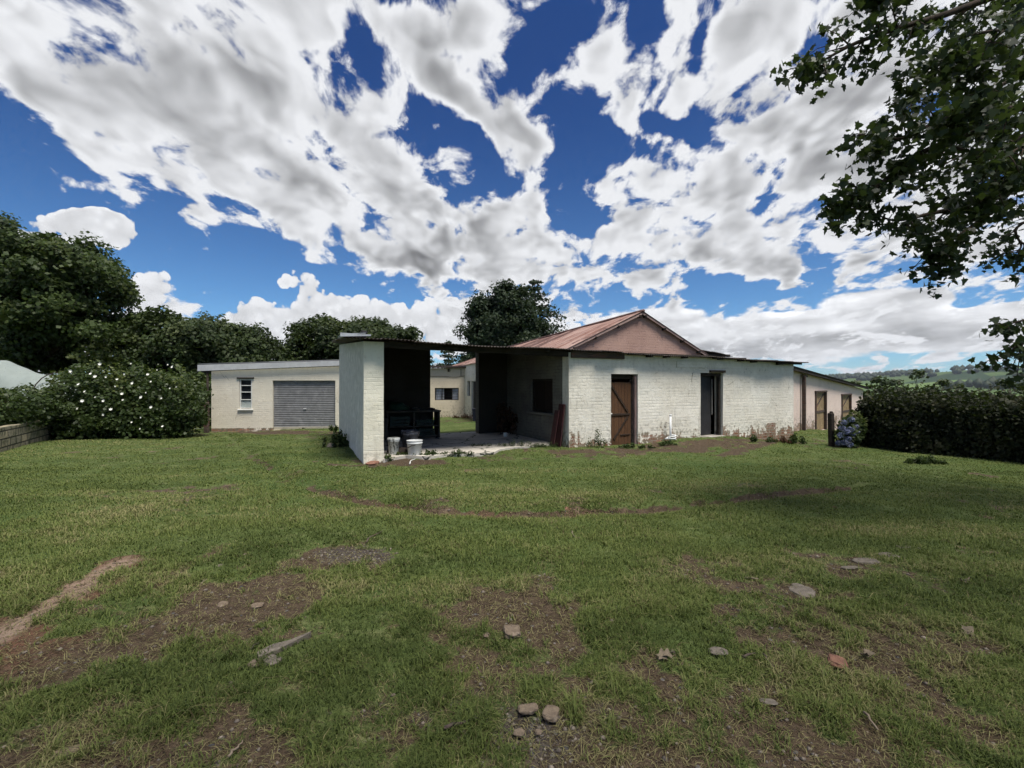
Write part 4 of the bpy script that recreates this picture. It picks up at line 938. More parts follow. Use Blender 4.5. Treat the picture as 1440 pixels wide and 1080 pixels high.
def tree(name, label, base, blobs, nclump, nleaf, lsize, mat_, trunk_r, clump=(.8, 1.3), flat=.55, shape='diamond', split=.35, group=None, limbs=16, cat='tree', up=.5, shellk=.75):
    """tapered trunk, limbs out to the clumps, leaf clumps through the crown's volume; blobs = (dx,dy,z,rx,ry,rz) about the base"""
    bx, by, bz = base; root = empty(name, base, label, cat, group)
    cs = []; wts = np.array([b[3]*b[5] for b in blobs]); wts = wts/wts.sum()
    for k in range(nclump):
        b = blobs[rng.choice(len(blobs), p=wts)]; d = rnd_unit(1)[0]; r = rng.random()**(1/3)
        r = shellk+(1-shellk)*r if rng.random() < .72 else r*.8
        cs.append((bx+b[0]+d[0]*r*b[3], by+b[1]+d[1]*r*b[4], bz+b[2]+d[2]*r*b[5]))
    cs = np.array(cs); cs = cs[cs[:, 2] > bz+.25]
    cen = np.average([(bx+b[0], by+b[1], bz+b[2]) for b in blobs], axis=0, weights=wts)
    mb = MB(); zs = min(b[2]-b[5]*.5 for b in blobs); top = Vector((cen[0], cen[1], max(cen[2], bz+zs)))
    fork = Vector((bx, by, bz)).lerp(top, split)
    mb.tube([Vector((bx, by, bz-.4)), Vector((bx, by, bz+.05))], [trunk_r*1.35, trunk_r*1.1], 10)
    tp = limb_path((bx, by, bz), fork, .03); mb.tube(tp, [trunk_r*(1.1-.25*i/6) for i in range(7)], 10)
    tp = limb_path(fork, top, .08); mb.tube(tp, [trunk_r*.85*(1-.8*i/6) for i in range(7)], 8)
    for c_ in cs[rng.permutation(len(cs))[:limbs]]:
        st = fork.lerp(top, rng.random()*.7); lp = limb_path(st, c_, .14); r0 = trunk_r*(.28+.2*rng.random())
        mb.tube(lp, [r0*(1-.86*i/6) for i in range(7)], 6)
        for _ in range(2):
            e = cs[np.argmin(np.linalg.norm(cs-np.array(lp[4])-rng.normal(size=3)*1.2, axis=1))]; mb.tube(limb_path(lp[3], e, .1, 4), [r0*.4*(1-.8*i/4) for i in range(5)], 5)
    mb.build('trunk', [M_BARK], root, uv=False)
    P, O, T = [], [], []
    for c_ in cs:
        n = int(nleaf*(.6+.8*rng.random())); rad = clump[0]+(clump[1]-clump[0])*rng.random()
        d = rnd_unit(n); r = rng.random(n)**.5; q = d*r[:, None]*rad; q[:, 2] *= flat; q[:, 2] -= .10*(q[:, 0]**2+q[:, 1]**2)/rad
        ripple = 1+.25*np.sin(d[:, 0]*5+c_[0])*np.cos(d[:, 1]*5+c_[1]); q *= ripple[:, None]
        P.append(c_+q); O.append(d*.5+(c_-cen)/np.linalg.norm(c_-cen+1e-6)); T.append(np.full(n, .15+.7*rng.random()))
    P, O, T = np.concatenate(P), np.concatenate(O), np.concatenate(T)
    me = leaf_mesh('crown', P, lsize, shape, up, O, .6, .2, 0, T); link('crown', me, mat_, root); return root
def X(px, d): return (px-CX)/F*d
def Zp(py, d): return EYE-(py-CY)/F*d
def conifer(name, label, base, h, r, nl, mat_, trunk_r, lsize, tip=.25, droop=.35, nper=40, lo=.05, ragged=.3, group=None):
    root = empty(name, base, label, 'tree', group); bx, by, bz = base; mb = MB()
    mb.tube([(bx, by, bz-.3), (bx, by, bz+h*.5), (bx, by, bz+h*.98)], [trunk_r*1.2, trunk_r*.6, .03], 8)
    P, O = [], []; k = 0
    for i in range(nl):
        t = lo+(1-lo)*(i+.5)/nl; z = bz+h*t; rr_ = r*((1-t)**.75*(1-tip)+tip*math.sin(math.pi*min(1, (1-t)*1.0+.02))) ; nb = 5+int(4*(1-t))
        for j in range(nb):
            th = k*2.4+rng.random()*.7; k += 1; L = rr_*(1-ragged+ragged*1.6*rng.random())+.12
            e = Vector((bx+math.cos(th)*L, by+math.sin(th)*L, z-L*droop*(.4+.6*rng.random())+L*.12)); s_ = Vector((bx, by, z))
            mb.tube([s_, s_.lerp(e, .5)+Vector((0, 0, L*.06)), e], [.035+.02*L, .02+.01*L, .008], 4)
            n = int(nper*(.35+L)); tt = rng.random(n)**.6
            c_ = np.array(s_)[None]*(1-tt)[:, None]+np.array(e)[None]*tt[:, None]; sp = .10+.26*L*(1-.55*tt)
            q = rng.normal(size=(n, 3))*sp[:, None]*np.array([.8, .8, .38]); P.append(c_+q); O.append(np.tile([math.cos(th), math.sin(th), .3], (n, 1)))
    mb.build('trunk', [M_BARK], root, uv=False)
    link('crown', leaf_mesh('crown', np.concatenate(P), lsize, 'diamond', .4, np.concatenate(O), .6, .3), mat_, root); return root
def shrub(name, label, base, blobs, n, lsize, mat_, cat='shrub', shape='oval', group=None, stems=9, up=.5, fill=.55, core=None):
    """leafy shrub: leaves gathered in tufts over and inside lumpy blobs (dx,dy,z,rx,ry,rz), thin stems from the ground"""
    bx, by, bz = base; root = empty(name, base, label, cat, group); P, O, T = [], [], []
    w = np.array([(b[3]*b[4]+b[3]*b[5]+b[4]*b[5]) for b in blobs]); w = w/w.sum(); mb = MB(); tops = []
    for b, k in zip(blobs, w):
        m_ = int(n*k); d = rnd_unit(m_); lump = 1+.22*np.sin(d[:, 0]*6+b[0]*3)*np.sin(d[:, 1]*5+b[1]*2)*np.cos(d[:, 2]*6)+.10*np.sin(d[:, 0]*17+d[:, 2]*15)
        r = np.where(rng.random(m_) < fill, .82+.22*rng.random(m_), rng.random(m_)**.5)
        q = d*(r*lump)[:, None]*np.array(b[3:6])+np.array([bx+b[0], by+b[1], bz+b[2]]); q += rng.normal(size=q.shape)*.035*min(b[3:6])
        keep = q[:, 2] > zg(q[:, 0], q[:, 1])+.01
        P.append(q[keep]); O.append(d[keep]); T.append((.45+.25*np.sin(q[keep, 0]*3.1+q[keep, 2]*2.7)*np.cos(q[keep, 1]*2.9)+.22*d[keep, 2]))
    for i in range(stems):
        b = blobs[i % len(blobs)]; e = Vector((bx+b[0]+(random.random()-.5)*b[3], by+b[1]+(random.random()-.5)*b[4], bz+b[2]+b[5]*.6))
        g_ = Vector((bx+b[0]*.6+(random.random()-.5)*.3, by+b[1]*.6, 0)); g_.z = gz(g_.x, g_.y)-.05
        mb.tube(limb_path(g_, e, .12), [.03*min(1, b[5])*(1-.75*k/6) for k in range(7)], 5)
    mb.build('stem', [M_BARK], root, uv=False)
    P, O, T = np.concatenate(P), np.concatenate(O), np.concatenate(T)
    link('foliage', leaf_mesh('foliage', P, lsize, shape, up, O, .7, .2, .15, T), mat_, root); return root

# --- the trees beyond the buildings
d = 28; bx = X(35, d); bz = gz(bx, d)
tree('tree', 'tallest broad crowned tree at the far left edge, behind the flowering shrub', (bx, d, bz), [(-.3, 0, 9.2, 5.2, 4.5, 3.9), (-3.4, .5, 7.5, 4.6, 4.5, 3.4), (2.6, -.5, 8.6, 3.4, 3.5, 2.4), (4.2, 0, 6.8, 3.2, 3.4, 1.5), (1.2, 0, 5.3, 4.0, 4, 1.2), (-2, 0, 4.4, 4.0, 4, 1.0), (4.6, .5, 4.9, 2.2, 2.6, .7), (3.0, .6, 2.9, 2.6, 2.6, .7)],
     260, 400, .225, M_TREE, .46, (.85, 1.5), .52, limbs=34, shellk=.65)
d = 30; bx = X(292, d); bz = gz(bx, d)
tree('tree', 'round dark tree behind the left end of the garage', (bx, d, bz), [(-1.7, 0, 4.7, 2.8, 3, 2.0), (1.0, 0, 4.2, 3.2, 3, 2.0), (3.4, .3, 3.1, 2.1, 2.5, 1.4), (-3.3, 0, 3.4, 1.6, 2.5, 1.6), (0, 0, 2.4, 4.6, 3, 1.3)],
     230, 420, .205, M_TREE2, .34, (.75, 1.25), .62, limbs=22, shellk=.6)
d = 35; bx = X(500, d); bz = gz(bx, d)
tree('tree', 'domed dark tree rising above the garage roof, left of the porch', (bx, d, bz), [(-1.5, 0, 5.0, 3.2, 3, 2.0), (1.8, 0, 4.9, 3.0, 3, 2.1), (0, 0, 4.6, 3.3, 3, 2.5), (0, 0, 3.4, 5.0, 3, 2.2), (-3.4, 0, 3.6, 1.9, 2, 1.6)],
     230, 420, .22, M_TREE2, .36, (.75, 1.25), .65, limbs=12, shellk=.6)
d = 39; bx = X(704, d); bz = gz(bx, d)
tree('cypress', 'broad dense evergreen tree behind the porch roof', (bx, d, bz), [(0, 0, 7.4, 2.7, 2.6, 2.9), (-1.0, 0, 5.2, 2.9, 2.6, 3.0), (1.4, .4, 5.6, 2.6, 2.4, 3.2), (.5, 0, 9.2, 1.7, 1.7, 1.8), (0, 0, 3, 3.6, 3, 2.4)],
     260, 380, .21, M_CONI, .40, (.6, 1.1), .85, limbs=12, up=.3, shellk=.6)
d = 42; bx = X(752, d); conifer('pine_tree', 'tall ragged pine tree right of the broad evergreen', (bx, d, gz(bx, d)), 12.3, 3.6, 19, M_CONI, .30, .24, .45, .2, 34, .12, .55)
d = 46; bx = X(631, d); conifer('small_conifer', 'small spiky conifer seen through the porch opening', (bx, d, gz(bx, d)), 7.6, 1.5, 15, M_CONI, .12, .20, .3, .25, 30, .1, .5)
d = 47; bx = X(604, d); conifer('small_conifer', 'conifer half hidden behind the dark porch back wall', (bx, d, gz(bx, d)), 6.4, 1.4, 12, M_CONI, .12, .20, .3, .25, 26, .1, .5)
for (px, py, d, w, lab) in ((1222, 528, 62, 2.2, 'rounded dark tree in the valley just over the near end of the hedge'), (1253, 531, 70, 2.6, 'low bushy tree in the valley between two taller ones'), (1292, 521, 66, 3.0, 'largest dark tree showing above the middle of the hedge'),
                           (1352, 540, 75, 2.4, 'low tree barely rising over the hedge in front of the bright green field'), (1420, 536, 60, 3.2, 'dark tree above the right end of the hedge')):
    bx = X(px, d); bz = gz(bx, d); zt_ = Zp(py, d)-bz
    tree('valley_tree', lab, (bx, d, bz), [(0, 0, zt_*.72, w, w, zt_*.27), (w*.5, 0, zt_*.5, w*.8, w, zt_*.3), (-w*.5, 0, zt_*.45, w*.8, w, zt_*.3)], 44, 90, .42, M_TREE2, .28, (.6, 1.1), .6, limbs=8, group='trees in the valley beyond the hedge')
# far woods on the hills
def build_woods():
    az = R(8)+rng.random(9000)*R(60); r = 520+3000*rng.random(9000)**.8; x, y = np.sin(az)*r, np.cos(az)*r
    m_ = (fbm(x*.0042, y*.0042, 1, 3, 3.0)+.10*sstep(r, 2300, 2700) > .655) ; x, y = x[m_], y[m_]; n = len(x); z = hill_h(x, y)
    s = 7+6*rng.random(n); V_ = []; k = 7; ang = np.arange(k)*2*np.pi/k
    rings = [(.45, 0), (1.0, .55), (.8, 1.15), (0.02, 1.75)]
    for (q, h) in rings:
        w = s[:, None]*q*(.8+.4*rng.random((n, k))); V_.append(np.stack([x[:, None]+w*np.cos(ang), y[:, None]+w*np.sin(ang), (z[:, None]+s[:, None]*h*(.9+.2*rng.random((n, k))))], -1))
    v = np.stack(V_, 1); i = np.arange(n*4*k).reshape(n, 4, k); j = np.roll(i, -1, 2)
    f = np.stack([i[:, :-1], j[:, :-1], j[:, 1:], i[:, 1:]], -1).reshape(-1, 4)
    me = np_mesh('far_woods', v.reshape(-1, 3), f.ravel(), np.full(len(f), 4)); fattr(me, 'tint', rng.random(len(f)))
    tag(link('far_woods', me, M_CONI), 'dark plantation woods scattered over the hills across the valley', 'woods', kind='stuff')
build_woods()

# --- left: flowering shrub, shrubs over the block wall, net tunnel, block wall
bx, by = -13.6, 15.6; bz = gz(bx, by)
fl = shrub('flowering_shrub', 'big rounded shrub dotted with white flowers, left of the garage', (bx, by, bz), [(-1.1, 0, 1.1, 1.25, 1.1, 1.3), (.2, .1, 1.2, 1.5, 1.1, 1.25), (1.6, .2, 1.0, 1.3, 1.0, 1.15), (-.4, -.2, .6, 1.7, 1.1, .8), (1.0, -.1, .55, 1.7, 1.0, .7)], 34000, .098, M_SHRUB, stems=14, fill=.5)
M_PETAL = plain('white_petal', (.80, .79, .72), (.72, .71, .64), .7, 9, 0, .05); 
FLW = [(141,512),(128,526),(111,541),(185,512),(163,543),(172,554),(199,559),(146,564),(116,564),(110,575),(156,576),(213,537),(206,552),(135,559),(237,513),(243,516),(208,527),(187,539),(165,534),(199,587),(186,594),(198,603),(229,600),(213,573),(120,551),(134,530),(150,530),(176,526),(240,546),(249,544),(222,520),(100,522),(228,560),(173,563),(146,583)]
for (px, py) in FLW:
    dx = (px-150)/120; d = by-1.15+.55*dx*dx; c_ = Vector((X(px, d), d, Zp(py, d))); mb = MB(); r = .026+.030*random.random(); n_ = 6
    nv = Vector((random.uniform(-.5, .5), -1, random.uniform(0, .9))).normalized(); a = nv.orthogonal().normalized(); b = nv.cross(a)
    for k in range(n_):
        t = 2*math.pi*k/n_; u1 = a*math.cos(t)+b*math.sin(t); v1 = nv.cross(u1); mb.add([c_, c_+u1*r*.6+v1*r*.36+nv*.02, c_+u1*r*1.15+nv*.035, c_+u1*r*.6-v1*r*.36+nv*.02], [(0, 1, 2, 3)])
    mb.build('flower', [M_PETAL], fl, uv=False)
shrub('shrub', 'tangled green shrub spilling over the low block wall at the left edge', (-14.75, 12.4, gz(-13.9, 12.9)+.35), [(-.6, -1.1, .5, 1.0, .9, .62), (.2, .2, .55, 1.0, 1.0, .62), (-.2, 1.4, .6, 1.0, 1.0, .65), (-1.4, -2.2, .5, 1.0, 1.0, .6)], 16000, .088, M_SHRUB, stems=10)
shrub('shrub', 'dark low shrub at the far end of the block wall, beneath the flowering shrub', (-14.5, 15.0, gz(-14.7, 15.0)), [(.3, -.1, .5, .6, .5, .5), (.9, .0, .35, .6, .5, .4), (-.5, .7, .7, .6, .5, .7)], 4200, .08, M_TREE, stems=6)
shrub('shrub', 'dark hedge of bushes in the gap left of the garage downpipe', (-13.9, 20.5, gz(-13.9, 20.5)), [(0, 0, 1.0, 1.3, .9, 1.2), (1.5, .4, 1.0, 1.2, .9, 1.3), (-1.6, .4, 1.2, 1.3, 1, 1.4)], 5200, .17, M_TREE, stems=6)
def net_b(g):
    p = g.n('TexCoord').outputs['Object']; col = g.mix(g.noise(p, 2.5, 4, .6), (.42, .47, .44), (.30, .34, .32))
    a = g.n('BsdfDiffuse'); g.put(a.inputs[0], col); t = g.n('BsdfTranslucent'); g.put(t.inputs[0], col); mx = g.n('MixShader'); mx.inputs[0].default_value = .35
    g.nt.links.new(a.outputs[0], mx.inputs[1]); g.nt.links.new(t.outputs[0], mx.inputs[2]); return mx.outputs[0]
M_NET = material('grey_shade_net', net_b)
net = empty('net_tunnel', (-20.5, 17.8, -.3), 'grey white shade net stretched over a hooped tunnel at the left edge', 'net tunnel')
nu, nv_ = 60, 26; vs = []
for i in range(nu+1):
    for j in range(nv_+1):
        u_, t_ = i/nu, j/nv_*math.pi; x_ = -25+8.6*u_; ridge = 2.75-.35*u_-1.35*max(0, u_-.52)**1.25*2.2+.07*math.cos(u_*math.pi*2*5); r_ = 1.25
        vs.append((x_+.04*math.sin(j), 17.8-r_*math.cos(t_), -.3+(ridge+.3)*math.sin(t_)**.55+.03*math.sin(i*.9+j)))
mb = MB(); mb.add(vs, [(i*(nv_+1)+j, (i+1)*(nv_+1)+j, (i+1)*(nv_+1)+j+1, i*(nv_+1)+j+1) for i in range(nu) for j in range(nv_)], smooth=True); mb.build('net', [M_NET], net, uv=False)
for k in range(4):
    mb = MB(); x_ = -24.3+k*2.2; mb.tube([(x_, 17.8-1.2*math.cos(t), -.35+2.4*math.sin(t)**.55) for t in np.linspace(.03, math.pi-.03, 14)], .02, 6); mb.build('hoop', [M_TIMBER], net, uv=False)
M_BLOCK = painted_brick('concrete_blocks', (.34, .315, .26), (.27, .25, .20), (.10, .10, .065), .2, (.36, .30, .20), 1.0, -.05, .8)
def block_b(g):
    uv = uvn(g); mo, bc = brick(g, uv, .42, .205, .018, .2); n = g.noise(uv, 3, 5, .65); n2 = g.noise(uv, 20, 4, .6)
    col = g.mix(g.sep(bc)[0], (.44, .37, .25), (.31, .275, .20)); col = g.mix(g.ss(n, .42, .64), col, (.12, .125, .075)); col = g.mix(g.ss(n2, .5, .75, 0, .5), col, (.09, .085, .06)); col = g.mix(mo, col, (.06, .058, .042))
    return {'Base Color': col, 'Roughness': .95, 'Specular IOR Level': .15, 'Normal': g.bump(g.m('SUBTRACT', g.m('MULTIPLY', n2, .5), mo), .9, .02)}
bw = empty('block_wall', (-14.2, 13.3, -.15), 'low weathered concrete block wall retaining the bed at the left edge', 'wall')
mb = MB(); wall(mb, (-15.9, 15.9), (-11.6, 9.1), .22, -.5, .47, .52, mi_=0, jit=.02); mb.build('blockwork', [material('block_wall', block_b)], bw)
ldr = MB(); ldr.tube([G0(102, 611, .0), (X(88, 14.6), 14.6, Zp(588, 14.6))], .03, 6); tag(ldr.build('stick', [M_GREYWOOD], None, uv=False), 'pale grey stick leaning out of the shrubs beside the block wall', 'stick')
# fence beside the garage
p_ = gq(-.02, -.30); mb = MB(); mb.box((p_[0], p_[1], .25), (.15, .15, 1.30), .1, bev=.015); tag(mb.build('fence_post', [M_GREYWOOD], None), 'short dark timber post standing at the garage corner', 'post')
wf = empty('wire_fence', (-12.9, 18.0, -.3), 'sagging wire fence between the flowering shrub and the garage', 'fence')
for px in (267, 256):
    q_ = Vector((X(px, 17.9), 17.9, gz(X(px, 17.9), 17.9))); mb = MB(); mb.tube([q_-Vector((0, 0, .2)), q_+Vector((.02, 0, 1.0))], .022, 6); mb.build('post', [M_TIMBER], wf, uv=False)
for z in (.2, .5, .8):
    mb = MB(); mb.tube([(x_, 17.85, -.3+z-.05*math.sin((x_+13.6)*1.7)) for x_ in np.linspace(-13.6, -11.9, 12)], .006, 4); mb.build('strand', [M_FASCIA], wf, uv=False)

# --- right: dark hedge, hydrangea, gate post
def hedge():
    root = empty('hedge', (10.9, 10.5, -.2), 'long clipped dark hedge along the right side of the lawn', 'hedge')
    path = [np.array(p) for p in ((11.3, 13.9), (11.4, 12.2), (11.75, 10.6), (12.4, 8.9), (13.6, 6.8), (14.8, 4.6))]
    seg = [(a, b, np.linalg.norm(b-a)) for a, b in zip(path[:-1], path[1:])]; tot = sum(s[2] for s in seg)
    P, O, T = [], [], []; core = MB(); n = 60000
    hw = .78
    u = rng.random(n)*tot; face = rng.random(n); z0 = np.zeros(n); pts = np.zeros((n, 3)); out = np.zeros((n, 3)); acc = 0
    for a, b, L in seg:
        m_ = (u >= acc) & (u <= acc+L); k = (u[m_]-acc)/L; c_ = a[None]+(b-a)[None]*k[:, None]; d_ = (b-a)/L; nn = np.array([d_[1], -d_[0]]) # towards the lawn is +/-
        fc = face[m_]; side = np.where(fc < .58, 1, np.where(fc < .68, -1, 0)); lat = np.where(side != 0, side*hw, (rng.random(m_.sum())*2-1)*hw)
        g_ = zg(c_[:, 0], c_[:, 1]); H = 1.31+.04*np.sin(u[m_]*1.3)+.035*np.sin(u[m_]*3.7+1)-.02*u[m_]
        hh = np.where(side != 0, rng.random(m_.sum())**.8*H, H)
        bulge = .09*np.sin(hh*2.3+u[m_]*1.1)+.05*np.sin(u[m_]*3.3+hh*4)+.04*np.sin(u[m_]*8)-.22*(hh/1.6)**3
        lat = lat+np.where(side != 0, side*bulge, 0); pts[m_, :2] = c_+nn[None]*lat[:, None]; pts[m_, 2] = g_+hh+np.where(side == 0, .10*rng.random(m_.sum())**3*4-.06*np.abs(lat/hw)**3*4, 0)
        out[m_, :2] = nn[None]*side[:, None]; out[m_, 2] = np.where(side == 0, 1, .1); acc += L
    # the near end
    ne = 5000; a = path[0]; d_ = (path[1]-path[0])/seg[0][2]; nn = np.array([d_[1], -d_[0]]); lat = (rng.random(ne)*2-1)*hw; hh = rng.random(ne)**.8*1.31
    e = a[None]-d_[None]*(.22+.12*np.sin(hh*4)-.3*(lat/hw)**2)[:, None]+nn[None]*lat[:, None]; pts = np.concatenate([pts, np.stack([e[:, 0], e[:, 1], zg(e[:, 0], e[:, 1])+hh], 1)]); out = np.concatenate([out, np.tile([-d_[0], -d_[1], .1], (ne, 1))])
    pts += out*(rng.normal(size=(len(pts), 1))*.07)+rng.normal(size=pts.shape)*.03
    sp = (rng.random(len(pts)) < .015) & (out[:, 2] > .5); pts[sp, 2] += .22*rng.random(sp.sum())
    link('foliage', leaf_mesh('foliage', pts, .08, 'diamond', .25, out, .55, .1, .1, .45+.28*np.sin(pts[:, 0]*4+pts[:, 2]*5)*np.cos(pts[:, 1]*3)), M_HEDGE, root)
    for a, b, L in seg:                                             # twiggy heart of the hedge: dense branch wood
        nb = int(L*5)
        for i in range(nb):
            c_ = a+(b-a)*(i+.5)/nb; z = gz(*c_); core.box((c_[0]+random.uniform(-.1, .1), c_[1], z+.60), (1.05, .42, 1.2), random.uniform(-.3, .3), bev=.15)
    core.build('branch_mass', [plain('hedge_heart', (.012, .011, .007), (.020, .018, .011), 1.0, 9, 0, 1.0, .05)], root, uv=False)
hedge()
hy = shrub('hydrangea', 'hydrangea bush with pale blue flower heads at the near end of the hedge', (9.75, 13.2, gz(9.75, 13.2)), [(0, 0, .35, .33, .3, .42), (.25, .1, .62, .30, .28, .42)], 1300, .10, M_WEED, 'shrub', 'oval', stems=5)
M_HYD = veg_mat('hydrangea_petals', (.075, .095, .20), (.13, .15, .26), (.26, .27, .34), .3, .7, 9)  # petal blues dimmed, the hedge's shade is put into the colour
for (px, py) in ((1187,594),(1197,590),(1184,602),(1203,600),(1190,607),(1196,604),(1182,612),(1199,611),(1187,622),(1195,625),(1192,617),(1180,623),(1204,607)):
    d = 12.85+.2*random.random(); c_ = np.array([X(px, d), d, Zp(py, d)]); q = rnd_unit(70); me = leaf_mesh('bloom', c_+q*np.array([.085, .085, .07]), .045, 'oval', .1, q, 1.5); link('bloom', me, M_HYD, hy)
q_ = Vector((X(1169, 13.4), 13.4, gz(X(1169, 13.4), 13.4))); mb = MB(); mb.box((q_.x, q_.y, q_.z+.38), (.14, .13, 1.20), .3, bev=.02, tilt=Matrix.Rotation(R(-2), 3, 'Y')); mb.box((q_.x, q_.y+.0, q_.z+.98), (.09, .10, .10), .5, bev=.03)
tag(mb.build('fence_post', [M_TIMBER], None), 'weathered dark gate post beside the blue hydrangea', 'post')
wn = empty('wire_netting', (q_.x+.1, q_.y, q_.z), 'slack wire netting hanging from the dark gate post', 'netting')
for k in range(5):
    mb = MB(); mb.tube([(q_.x+.06+t*.55, q_.y+.05+t*.4, q_.z+.9-.17*k-(.55-.06*k)*t*(1.5-t)) for t in np.linspace(0, 1, 9)], .007, 4); mb.build('strand', [M_TIMBER], wn, uv=False)
# ------------------------------------------------------------------ the overhanging tree at the right
def fg_tree():
    root = empty('overhanging_tree', (9.6, 5.4, gz(9.6, 5.4)), 'lobed leaf tree whose leafy boughs hang into the upper right corner', 'tree')
    tb = Vector((9.6, 5.4, gz(9.6, 5.4))); mb = MB()
    mb.tube([tb-Vector((0, 0, .3)), tb+Vector((0, 0, .1)), tb+Vector((-.1, 0, 2.0)), tb+Vector((-.2, .1, 4.0)), tb+Vector((-.1, .0, 6.5)), tb+Vector((.2, .1, 9.0))], [.42, .33, .28, .24, .16, .05], 12)
    def W(px, py, d): return Vector((X(px, d), d, Zp(py, d)))
    # main boughs, surveyed (px, py, distance), from the trunk outwards
    boughs = [
        [(1560,-60,5.4),(1440,-20,5.2),(1330,20,5.0),(1262,40,4.9),(1205,60,4.8),(1163,82,4.8),(1134,100,4.8)],
        [(1560,60,5.5),(1450,70,5.3),(1370,90,5.1),(1310,100,5.0),(1270,115,5.0)],
        [(1560,150,5.4),(1440,152,5.2),(1360,160,5.1),(1310,175,5.0),(1265,195,5.0),(1205,188,4.9)],
        [(1540,190,5.4),(1420,175,5.3),(1330,200,5.2),(1270,230,5.1),(1240,258,5.1),(1210,278,5.0),(1185,294,5.0)],
        [(1540,240,5.6),(1430,250,5.4),(1370,285,5.3),(1310,300,5.2),(1260,310,5.1),(1230,300,5.1)],
        [(1440,250,5.5),(1390,300,5.4),(1350,330,5.3),(1320,350,5.2),(1314,352,5.2),(1320,360,5.2)],
        [(1560,300,5.8),(1480,300,5.7),(1430,320,5.6),(1436,345,5.6),(1430,356,5.6)],
        [(1540,430,5.0),(1480,440,4.9),(1440,450,4.9),(1412,458,4.9)],
        [(1480,445,4.9),(1446,470,4.9),(1432,490,4.9)],
        [(1560,-160,5.6),(1440,-110,5.3),(1330,-60,5.0),(1260,-30,4.8),(1230,0,4.8)],
        [(1520,20,6.4),(1420,40,6.2),(1340,60,6.0),(1290,140,5.8),(1240,170,5.7)],
        [(1520,140,6.5),(1420,200,6.3),(1350,220,6.1),(1300,250,6.0)],
        [(1520,100,4.6),(1430,110,4.5),(1380,140,4.4),(1340,165,4.4)],
        [(1520,-20,4.6),(1430,30,4.5),(1390,60,4.4),(1350,80,4.4)],
        [(1520,200,4.8),(1450,220,4.7),(1410,250,4.7),(1380,270,4.7)],
        [(1540,-60,7.0),(1440,0,6.8),(1360,20,6.6),(1300,10,6.4)],
        [(1480,160,5.2),(1390,215,5.2),(1290,190,5.1),(1230,205,5.0)],
        [(1540,60,7.4),(1440,130,7.2),(1380,180,7.0),(1330,130,6.8)],
        [(1540,170,4.4),(1460,190,4.4),(1430,210,4.3),(1400,225,4.3)],
    ]
    dens = [.95, 1.0, .7, 1.0, .8, .7, .45, .42, .42, 1.1, .9, .8, 1.0, 1.0, .8, .8, .8, .8, .7]
    P, O = [], []
    def leaves(p, q, n, sp):
        t = rng.random(n); c_ = np.array(p)[None]*(1-t)[:, None]+np.array(q)[None]*t[:, None]
        w = rng.normal(size=(n, 3))*sp; w[:, 2] -= .03; P.append(c_+w); O.append(w)
    for bi, b in enumerate(boughs):
        pts = [W(*q) for q in b]; fine = []
        for i in range(len(pts)-1):
            p0, p1, p2, p3 = pts[max(i-1, 0)], pts[i], pts[i+1], pts[min(i+2, len(pts)-1)]
            for k in range(5):
                t = k/5; fine.append(.5*((2*p1)+(p2-p0)*t+(2*p0-5*p1+4*p2-p3)*t*t+(3*p1-p0-3*p2+p3)*t**3))
        fine.append(pts[-1]); n = len(fine); r0 = .045 if bi in (0, 2, 3, 4, 9) else .028
        hub = tb+Vector((-.15, .05, min(max(pts[0].z-.2, 2.2), 8.0))); hp = limb_path(hub, pts[0], .05, 4); mb.tube(hp, [r0*1.5, r0*1.4, r0*1.3, r0*1.15, r0], 7)
        for u_, v_ in zip(hp[1:-2], hp[2:-1]): leaves(u_, v_, 55, .24)
        mb.tube(fine, [r0*(1-.88*i/(n-1)) for i in range(n)], 6)
        for i in range(3, n, 1):
            tfrac = i/(n-1); L = (.40-.22*tfrac)*(.5+.9*random.random())
            dirb = (fine[i]-fine[i-1]).normalized()
            for sgn in (0, 1):
                if random.random() > .55*dens[bi]: continue
                sd = Vector(rnd_unit(1)[0]); sd = (sd-dirb*sd.dot(dirb)*.6+dirb*.7+Vector((0, 0, -.25))).normalized(); e = fine[i]+sd*L*1.15
                m_ = fine[i].lerp(e, .5)+Vector((0, 0, .03)); mb.tube([fine[i], m_, e], [.006+.012*(1-tfrac), .005, .003], 4)
                leaves(fine[i], e, int(7+24*dens[bi]*random.random()*(.5+L*2)), .055); leaves(e, e+sd*.06, int(5+5*random.random()), .05)
        leaves(fine[-2], fine[-1]+(fine[-1]-fine[-2])*.5, 9, .05)
    # bare drooping twig ends
    for q in (((1142,92,4.8),(1136,78,4.8),(1150,68,4.8),(1172,62,4.8)), ((1300,212,5),(1299,222,5),(1303,230,5),(1312,234,5)), ((1197,192,4.9),(1205,190,4.9),(1215,190,4.9))):
        mb.tube([W(*p) for p in q], .0045, 4)
    # the rest of the crown beyond the trunk, out of the picture
    for c_ in ((11.2, 4.2, 5.4, 2.0, 1.5), (12.0, 6.2, 5.6, 2.0, 1.4)):
        n = 900; d_ = rnd_unit(n)*(rng.random(n)**.4)[:, None]*np.array([c_[3], c_[3], c_[4]]); P.append(np.array(c_[:3])+d_); O.append(d_)
